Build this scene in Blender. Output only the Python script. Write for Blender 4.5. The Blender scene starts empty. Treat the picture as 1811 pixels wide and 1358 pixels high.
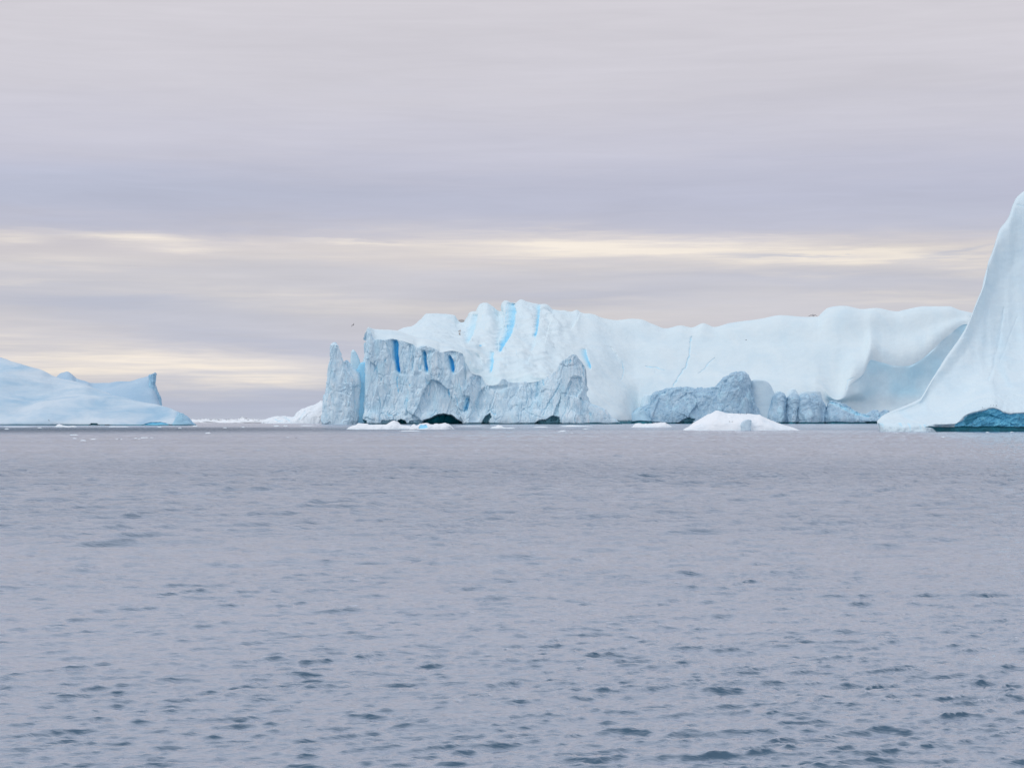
import bpy, math, random
import numpy as np
from mathutils import Vector
from mathutils.bvhtree import BVHTree

# ------------------------------------------------------------------ camera
scene = bpy.context.scene
COL = scene.collection
F = 3380.0          # focal length in photo pixels
CX, HY, CAMH = 905.5, 741.0, 5.0
cam = bpy.data.cameras.new('camera')
cam.sensor_width = 36.0
cam.lens = F / 1811.0 * 36.0
cam.shift_y = (HY - 679.0) / 1811.0
cam.clip_start = 0.5
cam.clip_end = 90000.0
camo = bpy.data.objects.new('camera', cam)
camo.location = (0, 0, CAMH)
camo.rotation_euler = (math.radians(90), 0, 0)
COL.objects.link(camo)
scene.camera = camo

# ------------------------------------------------------------------ colour management
scene.view_settings.view_transform = 'Standard'
scene.view_settings.look = 'None'
scene.view_settings.exposure = 0.0
scene.view_settings.gamma = 1.0

# ------------------------------------------------------------------ sun
SUN_EL, SUN_AZ = 46.0, -122.0      # azimuth from the view direction, towards the left
sl = bpy.data.lights.new('sun', 'SUN')
sl.energy = 0.74
sl.angle = math.radians(22)
sl.color = (1.0, 0.95, 0.88)
so = bpy.data.objects.new('sun', sl)
d = Vector((math.sin(math.radians(SUN_AZ)) * math.cos(math.radians(SUN_EL)),
            math.cos(math.radians(SUN_AZ)) * math.cos(math.radians(SUN_EL)),
            math.sin(math.radians(SUN_EL))))
so.rotation_euler = d.to_track_quat('Z', 'Y').to_euler()
so.location = (0, 0, 400)
COL.objects.link(so)


# ------------------------------------------------------------------ node helper
class NT:
    def __init__(s, tree):
        s.t = tree; s.n = tree.nodes; s.l = tree.links
    def new(s, typ, **kw):
        n = s.n.new(typ)
        for k, v in kw.items(): setattr(n, k, v)
        return n
    def set(s, sock, v):
        if isinstance(v, bpy.types.NodeSocket): s.l.new(v, sock)
        elif v is not None: sock.default_value = v
    def m(s, op, a, b=None, c=None, clamp=False):
        n = s.new('ShaderNodeMath', operation=op, use_clamp=clamp)
        s.set(n.inputs[0], a); s.set(n.inputs[1], b)
        if c is not None: s.set(n.inputs[2], c)
        return n.outputs[0]
    def comb(s, x, y, z):
        n = s.new('ShaderNodeCombineXYZ')
        s.set(n.inputs[0], x); s.set(n.inputs[1], y); s.set(n.inputs[2], z)
        return n.outputs[0]
    def noise(s, vec, scale, detail=4, rough=0.55, dist=0.0):
        n = s.new('ShaderNodeTexNoise')
        s.set(n.inputs['Vector'], vec); n.inputs['Scale'].default_value = scale
        n.inputs['Detail'].default_value = detail; n.inputs['Roughness'].default_value = rough
        n.inputs['Distortion'].default_value = dist
        return n.outputs['Fac']
    def ramp(s, fac, stops, interp='LINEAR'):
        n = s.new('ShaderNodeValToRGB'); cr = n.color_ramp; cr.interpolation = interp
        while len(cr.elements) < len(stops): cr.elements.new(0.5)
        for e, (p, c) in zip(cr.elements, stops):
            e.position = p
            e.color = (c[0], c[1], c[2], 1) if isinstance(c, (tuple, list)) else (c, c, c, 1)
        s.set(n.inputs[0], fac)
        return n.outputs[0]
    def mix(s, fac, a, b, mode='MIX'):
        n = s.new('ShaderNodeMix', data_type='RGBA', blend_type=mode)
        s.set(n.inputs[0], fac)
        s.set(n.inputs[6], a if not isinstance(a, tuple) else (*a, 1)[:4])
        s.set(n.inputs[7], b if not isinstance(b, tuple) else (*b, 1)[:4])
        return n.outputs[2]
    def maprange(s, v, a, b, c, d, smooth=False):
        n = s.new('ShaderNodeMapRange'); n.clamp = True
        if smooth: n.interpolation_type = 'SMOOTHSTEP'
        s.set(n.inputs[0], v)
        for i, q in enumerate((a, b, c, d)): n.inputs[i + 1].default_value = q
        return n.outputs[0]


def srgb(r, g, b):
    f = lambda c: (c / 255 / 12.92) if c / 255 <= 0.04045 else ((c / 255 + 0.055) / 1.055) ** 2.4
    return (f(r), f(g), f(b))


# ------------------------------------------------------------------ world: overcast stratus sky
world = bpy.data.worlds.new('World')
scene.world = world
world.use_nodes = True
w = NT(world.node_tree)
w.n.clear()
sky = w.new('ShaderNodeTexSky', sky_type='NISHITA')
sky.sun_disc = False
sky.sun_elevation = math.radians(SUN_EL)
sky.sun_rotation = math.radians(SUN_AZ)
bg_sky = w.new('ShaderNodeBackground')
w.l.new(sky.outputs[0], bg_sky.inputs[0]); bg_sky.inputs[1].default_value = 0.08
tc = w.new('ShaderNodeTexCoord')
sep = w.new('ShaderNodeSeparateXYZ'); w.l.new(tc.outputs['Generated'], sep.inputs[0])
X, Y, Z = sep.outputs
az = w.m('ARCTAN2', X, Y)
el = w.m('ARCSINE', Z)
# stretched, warped cloud coordinates
base = w.comb(w.m('MULTIPLY', az, 3.0), w.m('MULTIPLY', el, 26.0), 0.0)
warp1 = w.noise(base, 1.1, 5, 0.55)
base2 = w.comb(w.m('MULTIPLY', az, 14.0), w.m('MULTIPLY', el, 150.0), 3.7)
warp2 = w.noise(base2, 1.0, 6, 0.6, 0.4)
elw = w.m('ADD', el, w.m('MULTIPLY', w.m('SUBTRACT', warp1, 0.5), 0.022))
elw = w.m('ADD', elw, w.m('MULTIPLY', w.m('SUBTRACT', warp2, 0.5), 0.015))
warp3 = w.noise(w.comb(w.m('MULTIPLY', az, 26.0), w.m('MULTIPLY', el, 420.0), 1.2), 1.0, 5, 0.65, 0.6)
elw = w.m('ADD', elw, w.m('MULTIPLY', w.m('SUBTRACT', warp3, 0.5), 0.0035))
def e_of(py): return math.atan((HY - py) / F)
EM = 1.5708
stops = [(-20, (209, 205, 211)), (150, (205, 202, 210)), (270, (196, 195, 209)), (345, (184, 187, 207)),
         (405, (186, 187, 203)), (438, (208, 201, 203)), (478, (200, 198, 205)), (520, (194, 194, 205)),
         (560, (201, 199, 205)), (610, (198, 196, 205)), (690, (187, 191, 206)), (741, (183, 191, 207))]
st = [(0.0, srgb(183, 191, 207))]
SC = 0.25
for py, c in sorted(stops, key=lambda q: -q[0]):
    st.append((min(1.0, max(0.0, e_of(py) / SC)), srgb(*c)))
ramp = w.ramp(w.m('DIVIDE', elw, SC, clamp=True), st, 'B_SPLINE')
# higher sky, out of the frame: brighter cloud overhead
hi = w.maprange(el, 0.20, 0.75, 0.0, 1.0, True)
ramp = w.mix(hi, ramp, (0.76, 0.79, 0.90))
# luminous breaks in the cloud deck (azimuth and elevation of each)
def blob(px, py, sx, sy, tilt, amp):
    a0 = math.atan((px - CX) / F); e0 = e_of(py); sa = sx / F; se = sy / F
    da = w.m('SUBTRACT', az, a0)
    de = w.m('SUBTRACT', w.m('SUBTRACT', elw, e0), w.m('MULTIPLY', da, tilt))
    q = w.m('ADD', w.m('POWER', w.m('ABSOLUTE', w.m('DIVIDE', da, sa)), 2.0), w.m('POWER', w.m('ABSOLUTE', w.m('DIVIDE', de, se)), 2.0))
    return w.m('MULTIPLY', w.m('EXPONENT', w.m('MULTIPLY', q, -1.0)), amp)
def sumf(lst):
    s = lst[0]
    for q in lst[1:]: s = w.m('ADD', s, q)
    return s
warm = sumf([
    blob(60, 643, 300, 44, -0.03, 0.82), blob(420, 656, 210, 26, -0.09, 0.85),
    blob(1330, 446, 420, 22, -0.045, 1.0), blob(1000, 440, 160, 16, 0.02, 0.6), blob(230, 424, 130, 9, -0.06, 0.75),
    blob(330, 442, 60, 6, -0.02, 0.5), blob(640, 430, 110, 5, -0.06, 0.5), blob(640, 450, 300, 24, 0.0, 0.35), blob(1500, 462, 200, 14, -0.04, 0.45),
    blob(500, 530, 330, 26, -0.05, 0.35), blob(1650, 536, 200, 14, -0.03, 0.5), blob(120, 470, 160, 14, 0, 0.35),
    blob(20, 428, 60, 8, 0.0, 0.5), blob(1640, 478, 220, 20, -0.02, 0.35), blob(20, 505, 70, 8, 0, 0.4),
    blob(1000, 552, 300, 16, 0.0, 0.25), blob(1250, 470, 500, 40, 0, 0.2)])
streak = w.maprange(w.noise(w.comb(w.m('MULTIPLY', az, 7.0), w.m('MULTIPLY', el, 150.0), 9.0), 1.0, 6, 0.6, 0.3), 0.34, 0.64, 0.35, 1.2)
streak = w.m('MULTIPLY', streak, w.maprange(w.noise(w.comb(w.m('MULTIPLY', az, 22.0), w.m('MULTIPLY', el, 430.0), 2.0), 1.0, 5, 0.65, 0.8), 0.35, 0.65, 0.78, 1.12))
warm = w.m('MULTIPLY', warm, streak, clamp=True)
skyc = w.mix(warm, ramp, srgb(240, 230, 219))
cool = sumf([blob(60, 350, 420, 40, 0.0, 0.5), blob(560, 345, 300, 30, -0.03, 0.2), blob(1500, 500, 500, 14, 0.0, 0.35), blob(330, 560, 330, 30, -0.08, 0.4),
             blob(470, 610, 260, 18, -0.12, 0.55), blob(1750, 400, 260, 30, 0.0, 0.3), blob(1000, 522, 260, 10, 0.0, 0.35),
             blob(1400, 462, 120, 3.5, -0.02, 0.6), blob(1690, 462, 70, 4, 0.12, 0.5), blob(430, 712, 300, 24, 0, 0.8), blob(150, 545, 200, 12, 0, .3)])
skyc = w.mix(w.m('MULTIPLY', cool, 1.0, clamp=True), skyc, srgb(179, 185, 205))
# soft mottling of the deck
mot = w.maprange(w.noise(w.comb(w.m('MULTIPLY', az, 4.0), w.m('MULTIPLY', el, 45.0), 21.0), 1.0, 6, 0.6, 0.5), 0.3, 0.7, -1.0, 1.0)
mot = w.m('ADD', 1.0, w.m('MULTIPLY', mot, w.maprange(el, 0.05, 0.14, 0.075, 0.035)))
mot3 = w.maprange(w.noise(w.comb(w.m('MULTIPLY', az, 14.0), w.m('MULTIPLY', el, 190.0), 6.6), 1.0, 6, 0.65, 0.9), 0.3, 0.7, 0.978, 1.022)
mot = w.m('MULTIPLY', mot, mot3)
mot2 = w.maprange(w.noise(w.comb(w.m('MULTIPLY', az, 2.2), w.m('MULTIPLY', el, 11.0), 5.0), 1.3, 3, 0.5), 0.3, 0.7, 0.97, 1.03)
mul = w.new('ShaderNodeVectorMath', operation='SCALE')
w.l.new(skyc, mul.inputs[0]); w.l.new(w.m('MULTIPLY', mot, mot2), mul.inputs['Scale'])
bg_c = w.new('ShaderNodeBackground'); w.l.new(mul.outputs[0], bg_c.inputs[0]); bg_c.inputs[1].default_value = 1.06
mx = w.new('ShaderNodeMixShader'); mx.inputs[0].default_value = 0.94
w.l.new(bg_sky.outputs[0], mx.inputs[1]); w.l.new(bg_c.outputs[0], mx.inputs[2])
wo = w.new('ShaderNodeOutputWorld'); w.l.new(mx.outputs[0], wo.inputs[0])


# ------------------------------------------------------------------ numpy noise
rng = np.random.RandomState(11)
PERM = rng.permutation(4096)
G3 = rng.normal(size=(4096, 3)); G3 /= np.linalg.norm(G3, axis=1)[:, None]
RV = rng.rand(4096, 4)

def hsh(i, j, k):
    return PERM[(PERM[(PERM[i & 4095] + j) & 4095] + k) & 4095]

def perlin(p):
    p0 = np.floor(p).astype(np.int64); f = p - p0
    u = f * f * f * (f * (f * 6 - 15) + 10)
    out = 0
    for a in (0, 1):
        for b in (0, 1):
            for c in (0, 1):
                g = G3[hsh(p0[..., 0] + a, p0[..., 1] + b, p0[..., 2] + c)]
                dot = g[..., 0] * (f[..., 0] - a) + g[..., 1] * (f[..., 1] - b) + g[..., 2] * (f[..., 2] - c)
                wt = (u[..., 0] if a else 1 - u[..., 0]) * (u[..., 1] if b else 1 - u[..., 1]) * (u[..., 2] if c else 1 - u[..., 2])
                out = out + wt * dot
    return out * 1.5

def fbm(p, o=4, gain=0.5):
    s = 0; a = 1.0
    for i in range(o):
        s = s + a * perlin(p * (2.03 ** i) + 17.3 * i); a *= gain
    return s

def ridged(p, o=4, gain=0.5):
    s = 0; a = 1.0
    for i in range(o):
        s = s + a * (1 - 2.2 * np.abs(perlin(p * (2.1 ** i) + 31.7 * i))); a *= gain
    return s

def facets(p):
    """Broken-ice plates: every cell is a plane with its own tilt and offset. Returns (height, edge)."""
    p0 = np.floor(p).astype(np.int64)
    best = np.full(p.shape[:-1], 1e9); sec = best.copy(); h = np.zeros(p.shape[:-1])
    for a in (-1, 0, 1):
        for b in (-1, 0, 1):
            for c in (-1, 0, 1):
                q = p0 + np.array([a, b, c])
                k = hsh(q[..., 0], q[..., 1], q[..., 2])
                ctr = q + RV[k, :3]
                dv = p - ctr
                dist = (dv ** 2).sum(-1)
                hh = (dv * G3[(k * 7 + 3) & 4095]).sum(-1) + (RV[k, 3] - 0.5) * 0.5
                closer = dist < best
                sec = np.where(closer, best, np.minimum(sec, dist))
                h = np.where(closer, hh, h)
                best = np.where(closer, dist, best)
    return h, np.sqrt(sec) - np.sqrt(best)

def pchip(x, y, q):
    x = np.asarray(x, float); y = np.asarray(y, float)
    if len(x) < 3: return np.interp(q, x, y)
    h = np.diff(x); dl = np.diff(y) / h
    m = np.zeros_like(y); m[0] = dl[0]; m[-1] = dl[-1]
    for i in range(1, len(x) - 1):
        if dl[i - 1] * dl[i] > 0:
            w1 = 2 * h[i] + h[i - 1]; w2 = h[i] + 2 * h[i - 1]
            m[i] = (w1 + w2) / (w1 / dl[i - 1] + w2 / dl[i])
    q = np.clip(q, x[0], x[-1])
    i = np.clip(np.searchsorted(x, q) - 1, 0, len(x) - 2)
    t = (q - x[i]) / h[i]
    return ((2 * t ** 3 - 3 * t ** 2 + 1) * y[i] + (t ** 3 - 2 * t ** 2 + t) * h[i] * m[i]
            + (-2 * t ** 3 + 3 * t ** 2) * y[i + 1] + (t ** 3 - t ** 2) * h[i] * m[i + 1])

def wx(px, Y): return (px - CX) / F * Y
def wz(py, Y): return CAMH + (HY - py) / F * Y
def ss(x, a, b):
    t = np.clip((x - a) / (b - a), 0, 1); return t * t * (3 - 2 * t)


# ------------------------------------------------------------------ mesh building
def grid_mesh(name, P, attrs, mat, wrap=False, parent=None, smooth=True, cap=False):
    """P: (nv, nu, 3) world points."""
    nv, nu = P.shape[:2]
    idx = np.arange(nv * nu).reshape(nv, nu)
    if wrap: idx = np.concatenate([idx, idx[:, :1]], 1)
    a = idx[:-1, :-1].ravel(); b = idx[:-1, 1:].ravel(); c = idx[1:, 1:].ravel(); dd = idx[1:, :-1].ravel()
    quads = np.stack([a, b, c, dd], 1)
    me = bpy.data.meshes.new(name)
    me.vertices.add(nv * nu); me.vertices.foreach_set('co', P.reshape(-1).astype(np.float32))
    nf = len(quads)
    me.loops.add(nf * 4); me.loops.foreach_set('vertex_index', quads.ravel().astype(np.int32))
    me.polygons.add(nf)
    me.polygons.foreach_set('loop_start', (np.arange(nf) * 4).astype(np.int32))
    me.polygons.foreach_set('use_smooth', np.full(nf, smooth))
    me.update(calc_edges=True)
    for k, v in attrs.items():
        at = me.attributes.new(k, 'FLOAT', 'POINT'); at.data.foreach_set('value', np.broadcast_to(v, (nv, nu)).ravel().astype(np.float32))
    me.materials.append(mat)
    o = bpy.data.objects.new(name, me); COL.objects.link(o)
    if parent is not None: o.parent = parent
    return o

def normals(P, wrap=False):
    if wrap:
        Q = np.concatenate([P[:, -1:], P, P[:, :1]], 1)
        du = (Q[:, 2:] - Q[:, :-2])
    else:
        du = np.gradient(P, axis=1)
    dv = np.gradient(P, axis=0)
    n = np.cross(du, dv)
    n /= np.linalg.norm(n, axis=-1)[..., None] + 1e-9
    return n

def seg_dist(px, py, pts):
    """distance to a polyline and the parameter along it"""
    best = np.full(px.shape, 1e9); par = np.zeros(px.shape)
    n = len(pts) - 1
    for i in range(n):
        ax, ay = pts[i]; bx, by = pts[i + 1]
        vx, vy = bx - ax, by - ay
        t = np.clip(((px - ax) * vx + (py - ay) * vy) / (vx * vx + vy * vy), 0, 1)
        dd = np.hypot(px - ax - t * vx, py - ay - t * vy)
        cl = dd < best
        best = np.where(cl, dd, best); par = np.where(cl, (i + t) / n, par)
    return best, par

def poly_sdf(px, py, pts):
    """negative inside"""
    best = np.full(px.shape, 1e9); ins = np.zeros(px.shape, bool)
    n = len(pts)
    for i in range(n):
        ax, ay = pts[i]; bx, by = pts[(i + 1) % n]
        vx, vy = bx - ax, by - ay
        t = np.clip(((px - ax) * vx + (py - ay) * vy) / (vx * vx + vy * vy + 1e-9), 0, 1)
        best = np.minimum(best, np.hypot(px - ax - t * vx, py - ay - t * vy))
        cond = ((ay > py) != (by > py)) & (px < (bx - ax) * (py - ay) / (by - ay + 1e-9) + ax)
        ins ^= cond
    return np.where(ins, -best, best)

def proj(P):
    return CX + P[..., 0] / P[..., 1] * F, HY - (P[..., 2] - CAMH) / P[..., 1] * F

def carve(P, A, cracks=(), dents=(), gullies=()):
    """push real grooves and caves into the surface; bare ice inside them is blue or dark teal"""
    px, py = proj(P)
    jx = px + 2.4 * perlin(P * np.array([0.12, 0.05, 0.12])) + 1.1 * perlin(P * 0.4) + 0.5 * perlin(P * 0.9 + 4)
    jy = py + 1.3 * perlin(P * 0.16 + 40) + 0.5 * perlin(P * 0.5 + 9)
    push = np.zeros(px.shape)
    fr = (A['front'] > 0.5) * 1.0
    brk = fbm(P / 6.0 + 50, 2)
    for pts, wd, depth, blue in cracks:
        dd, t = seg_dist(jx, jy, pts)
        taper = np.sin(np.pi * np.clip(t * 0.9 + 0.05, 0, 1)) ** 0.6
        prof = np.exp(-(dd / (wd * (0.35 + 0.65 * taper))) ** 2) * fr
        push += depth * min(1.0, wd / 3.2) * prof * 0.5
        A['blue'] = np.maximum(A['blue'], blue * np.clip(prof * 1.35, 0, 1) * (0.8 + 0.35 * brk))
    for pts, depth, soft, blue, teal in dents:
        s = poly_sdf(jx, jy, pts)
        prof = ss(-s, -soft * 0.5, soft) * fr
        push += depth * prof
        A['blue'] = np.maximum(A['blue'], blue * prof)
        A['teal'] = np.maximum(A['teal'], teal * prof)
    # gullies: (rows of (y, left x, right x), depth, blue): a soft side falling to a sharp wall
    gx = px + 1.0 * perlin(P * np.array([0.1, 0.05, 0.1]) + 5) + 0.5 * perlin(P * 0.35 + 2)
    for rws, depth, blue in gullies:
        ys = [q[0] for q in rws]
        gy = py + 1.5 * perlin(P * 0.12 + 8)
        xl = np.interp(gy, ys, [q[1] for q in rws]); xr = np.interp(gy, ys, [q[2] for q in rws])
        t = (gx - xl) / (xr - xl); vv = np.clip((gy - ys[0]) / (ys[-1] - ys[0]), 0, 1)
        wv_ = ss(gy, ys[0] - 2, ys[0] + 4) * (1 - ss(gy, ys[-1] - 8, ys[-1] + 1))
        prof = np.where((t > -0.3) & (t < 1.12), ss(t, -0.3, 0.85), 0) * (1 - ss(t, 0.94, 1.12)) * wv_ * fr
        push += depth * prof
        halo = np.exp(-((t - 0.4) / 1.1) ** 2) * wv_ * fr * (0.7 + 0.6 * brk)
        A['blue'] = np.maximum(A['blue'], np.maximum(blue * prof * (0.75 + 0.35 * vv), 0.30 * blue * halo))
    P[..., 1] += push
    k = P[..., 1] / (P[..., 1] - push)          # keep the groove where it is seen, only deeper
    P[..., 0] *= k
    P[..., 2] = CAMH + (P[..., 2] - CAMH) * k
    return P

def sheet(name, rows, nu, nv, mat, disp, ice, cracks=(), dents=(), parent=None, crest=None, waterline=0.0, linear_v=False, gullies=()):
    """rows: list of (v, [(t, px, py|('z',z), Y), ...]). A surface lofted through the rows, from the front waterline over the crest to the back."""
    t0 = max(r[1][0][0] for r in rows); t1 = min(r[1][-1][0] for r in rows)
    T = np.linspace(t0, t1, nu)
    R = []
    for v, kn in rows:
        ts = [k[0] for k in kn]
        pts = []
        for t, px, py, Yd in kn:
            z = py[1] if isinstance(py, tuple) else wz(py, Yd)
            pts.append((wx(px, Yd), Yd, z))
        pts = np.array(pts)
        R.append(np.stack([pchip(ts, pts[:, i], T) for i in range(3)], -1))
    R = np.array(R); vs = np.array([r[0] for r in rows], float)
    V = np.linspace(vs[0], vs[-1], nv)
    P = np.zeros((nv, nu, 3))
    if linear_v:
        for i in range(3):
            for j in range(nu): P[:, j, i] = np.interp(V, vs, R[:, j, i])
    else:
        h = np.diff(vs); dl = np.diff(R, axis=0) / h[:, None, None]
        m = np.zeros_like(R); m[0] = dl[0]; m[-1] = dl[-1]
        for i in range(1, len(vs) - 1):
            ok = dl[i - 1] * dl[i] > 0
            w1 = 2 * h[i] + h[i - 1]; w2 = h[i] + 2 * h[i - 1]
            with np.errstate(divide='ignore', invalid='ignore'):
                hm = (w1 + w2) / (w1 / dl[i - 1] + w2 / dl[i])
            m[i] = np.where(ok, np.nan_to_num(hm), 0)
        ii = np.clip(np.searchsorted(vs, V) - 1, 0, len(vs) - 2)
        t = ((V - vs[ii]) / h[ii])[:, None, None]; hh = h[ii][:, None, None]
        P = ((2 * t ** 3 - 3 * t ** 2 + 1) * R[ii] + (t ** 3 - 2 * t ** 2 + t) * hh * m[ii]
             + (-2 * t ** 3 + 3 * t ** 2) * R[ii + 1] + (t ** 3 - t ** 2) * hh * m[ii + 1])
    return finish(name, P, V, mat, disp, ice, cracks, dents, parent, False, crest if crest is not None else 1e9, waterline, gullies)

def finish(name, P, V, mat, disp, ice, cracks, dents, parent, wrap, vfront, waterline, gullies=()):
    N = normals(P, wrap)
    shp = P.shape[:2]
    Vg = np.broadcast_to(np.asarray(V)[:, None], shp)
    px, py = proj(P)
    A = {'ice': np.zeros(shp), 'blue': np.zeros(shp), 'teal': np.zeros(shp)}
    A['front'] = (N[..., 1] < 0.35).astype(float) if wrap else (Vg < vfront + 0.02).astype(float)
    A['ice'] = np.clip(ice(P, px, py, Vg, N), 0, 1) if callable(ice) else np.full(shp, float(ice))
    dsp = disp(P, px, py, Vg, N, A)
    for _ in range(2):      # weathered, not knife-sharp, plate edges
        dsp[1:-1, 1:-1] = (dsp[:-2, 1:-1] + dsp[2:, 1:-1] + dsp[1:-1, :-2] + dsp[1:-1, 2:] + 2 * dsp[1:-1, 1:-1]) / 6
    P = P + N * dsp[..., None]
    P = carve(P, A, cracks, dents, gullies)
    if waterline > 0:
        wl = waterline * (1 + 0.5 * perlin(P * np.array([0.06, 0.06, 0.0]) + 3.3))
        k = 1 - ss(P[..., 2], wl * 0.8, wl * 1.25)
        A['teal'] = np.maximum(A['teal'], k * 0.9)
        P[..., 1] += k * waterline * 1.2
    A.pop('front')
    return grid_mesh(name, P, A, mat, wrap, parent)

def column(name, levels, mat, Yc, thick, nu=160, nv=160, disp=None, ice=1.0, cracks=(), dents=(), parent=None, waterline=0.0, power=0.62, blue=0.0, lean=0.0, rot=0.0):
    """levels: (py, left px, right px) from the top down; closed round body with a cap."""
    lv = sorted(levels)
    pys = [l[0] for l in lv]
    top = pys[0]
    v = np.linspace(0, 1, nv)
    pyv = top + (pys[-1] - top) * v
    L = pchip(pys, [l[1] for l in lv], pyv); Rr = pchip(pys, [l[2] for l in lv], pyv)
    cap = np.sqrt(np.clip(v / 0.035, 0, 1))
    c = (L + Rr) / 2; hw = (Rr - L) / 2 * cap
    # the front starts at the far left so the seam is hidden behind
    th = np.linspace(0, 2 * np.pi, nu, endpoint=False) + np.pi / 2
    ct = np.sign(np.cos(th)) * np.abs(np.cos(th)) ** power; st_ = np.sign(np.sin(th)) * np.abs(np.sin(th)) ** power
    tk = thick * (0.55 + 0.45 * v) * cap
    P = np.zeros((nv, nu, 3))
    yc = Yc + lean * (1 - v)
    P[..., 1] = yc[:, None] + st_[None] * tk[:, None]
    P[..., 0] = wx(c, yc)[:, None] + ct[None] * (hw / F * yc)[:, None] + rot * (P[..., 1] - yc[:, None])
    P[..., 2] = wz(pyv, yc)[:, None]
    P = P[:, ::-1]      # outward normals for the (v down) ordering
    f = (lambda P_, a, b, c_, N, A: (A.__setitem__('blue', np.maximum(A['blue'], blue)), disp(P_, a, b, c_, N, A))[1])
    o = finish(name, P[::-1], v[::-1], mat, f, ice, cracks, dents, parent, True, 0, waterline)
    return o

# displacement styles --------------------------------------------------------
def d_cliff(amp=1.0, S=1.0, vert=0.42, snow=0.25):
    def f(P, px, py, V, N, A):
        q = P * np.array([1, 1, vert]) / S
        h1, e1 = facets(q / 26.0 + 0.15 * perlin(P / (20 * S))[..., None])
        h2, e2 = facets(q / 9.0 + 0.25 * perlin(P / (7 * S))[..., None] + 7)
        h3, e3 = facets(q / 3.4 + 0.3 * perlin(P / (3 * S))[..., None] + 17)
        calm_ = ss(fbm(P / (24 * S) + 11, 2), -0.35, 0.35)
        r = 2.6 * fbm(q / 30, 2) + 3.4 * h1 + (0.5 + 0.9 * calm_) * h2 + (0.05 + 0.35 * calm_) * h3 + 0.9 * ridged(q / 16 + 5, 3) + 0.5 * ridged(P * np.array([1, 1, 0.3]) / (3.5 * S), 2) * calm_ + 0.2 * fbm(P / (1.8 * S), 2) * calm_
        # joints between plates
        r -= 1.0 * np.exp(-(e2 / 0.09) ** 2) * (perlin(P / (16 * S)) > -0.05)
        fl = A['ice']
        A['blue'] = np.maximum(A['blue'], fl * (0.20 * ss(fbm(P * np.array([1, 1, 0.35]) / (9 * S) + 21, 3), 0.12, 0.6) + 0.05))
        ln = perlin(P * np.array([1, 1, 0.13]) / (6.5 * S) + 33); wid = 0.030
        crack = np.exp(-(ln / wid) ** 2) * ss(fbm(P / (13 * S) + 60, 2), 0.0, 0.35) * fl
        r = r - 1.3 * crack
        A['blue'] = np.maximum(A['blue'], 0.42 * crack)
        soft = 0.9 * fbm(P / (26 * S), 3) + 0.25 * fbm(P / (7 * S), 3)
        return S * (amp * r * fl + soft * (1 - fl) + snow * (1 - fl) * fbm(P / (3 * S), 2))
    return f

def d_snow(amp=1.0, S=1.0, fine=1.0):
    def f(P, px, py, V, N, A):
        q = P * np.array([1, 0.6, 0.5]) / S
        return S * amp * (2.0 * fbm(q / 38, 3, 0.45) + 0.5 * fine * fbm(P / (8 * S), 3) + 0.8 * np.maximum(0, ridged(q / 22 + 3, 2)) * 0.5)
    return f


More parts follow.
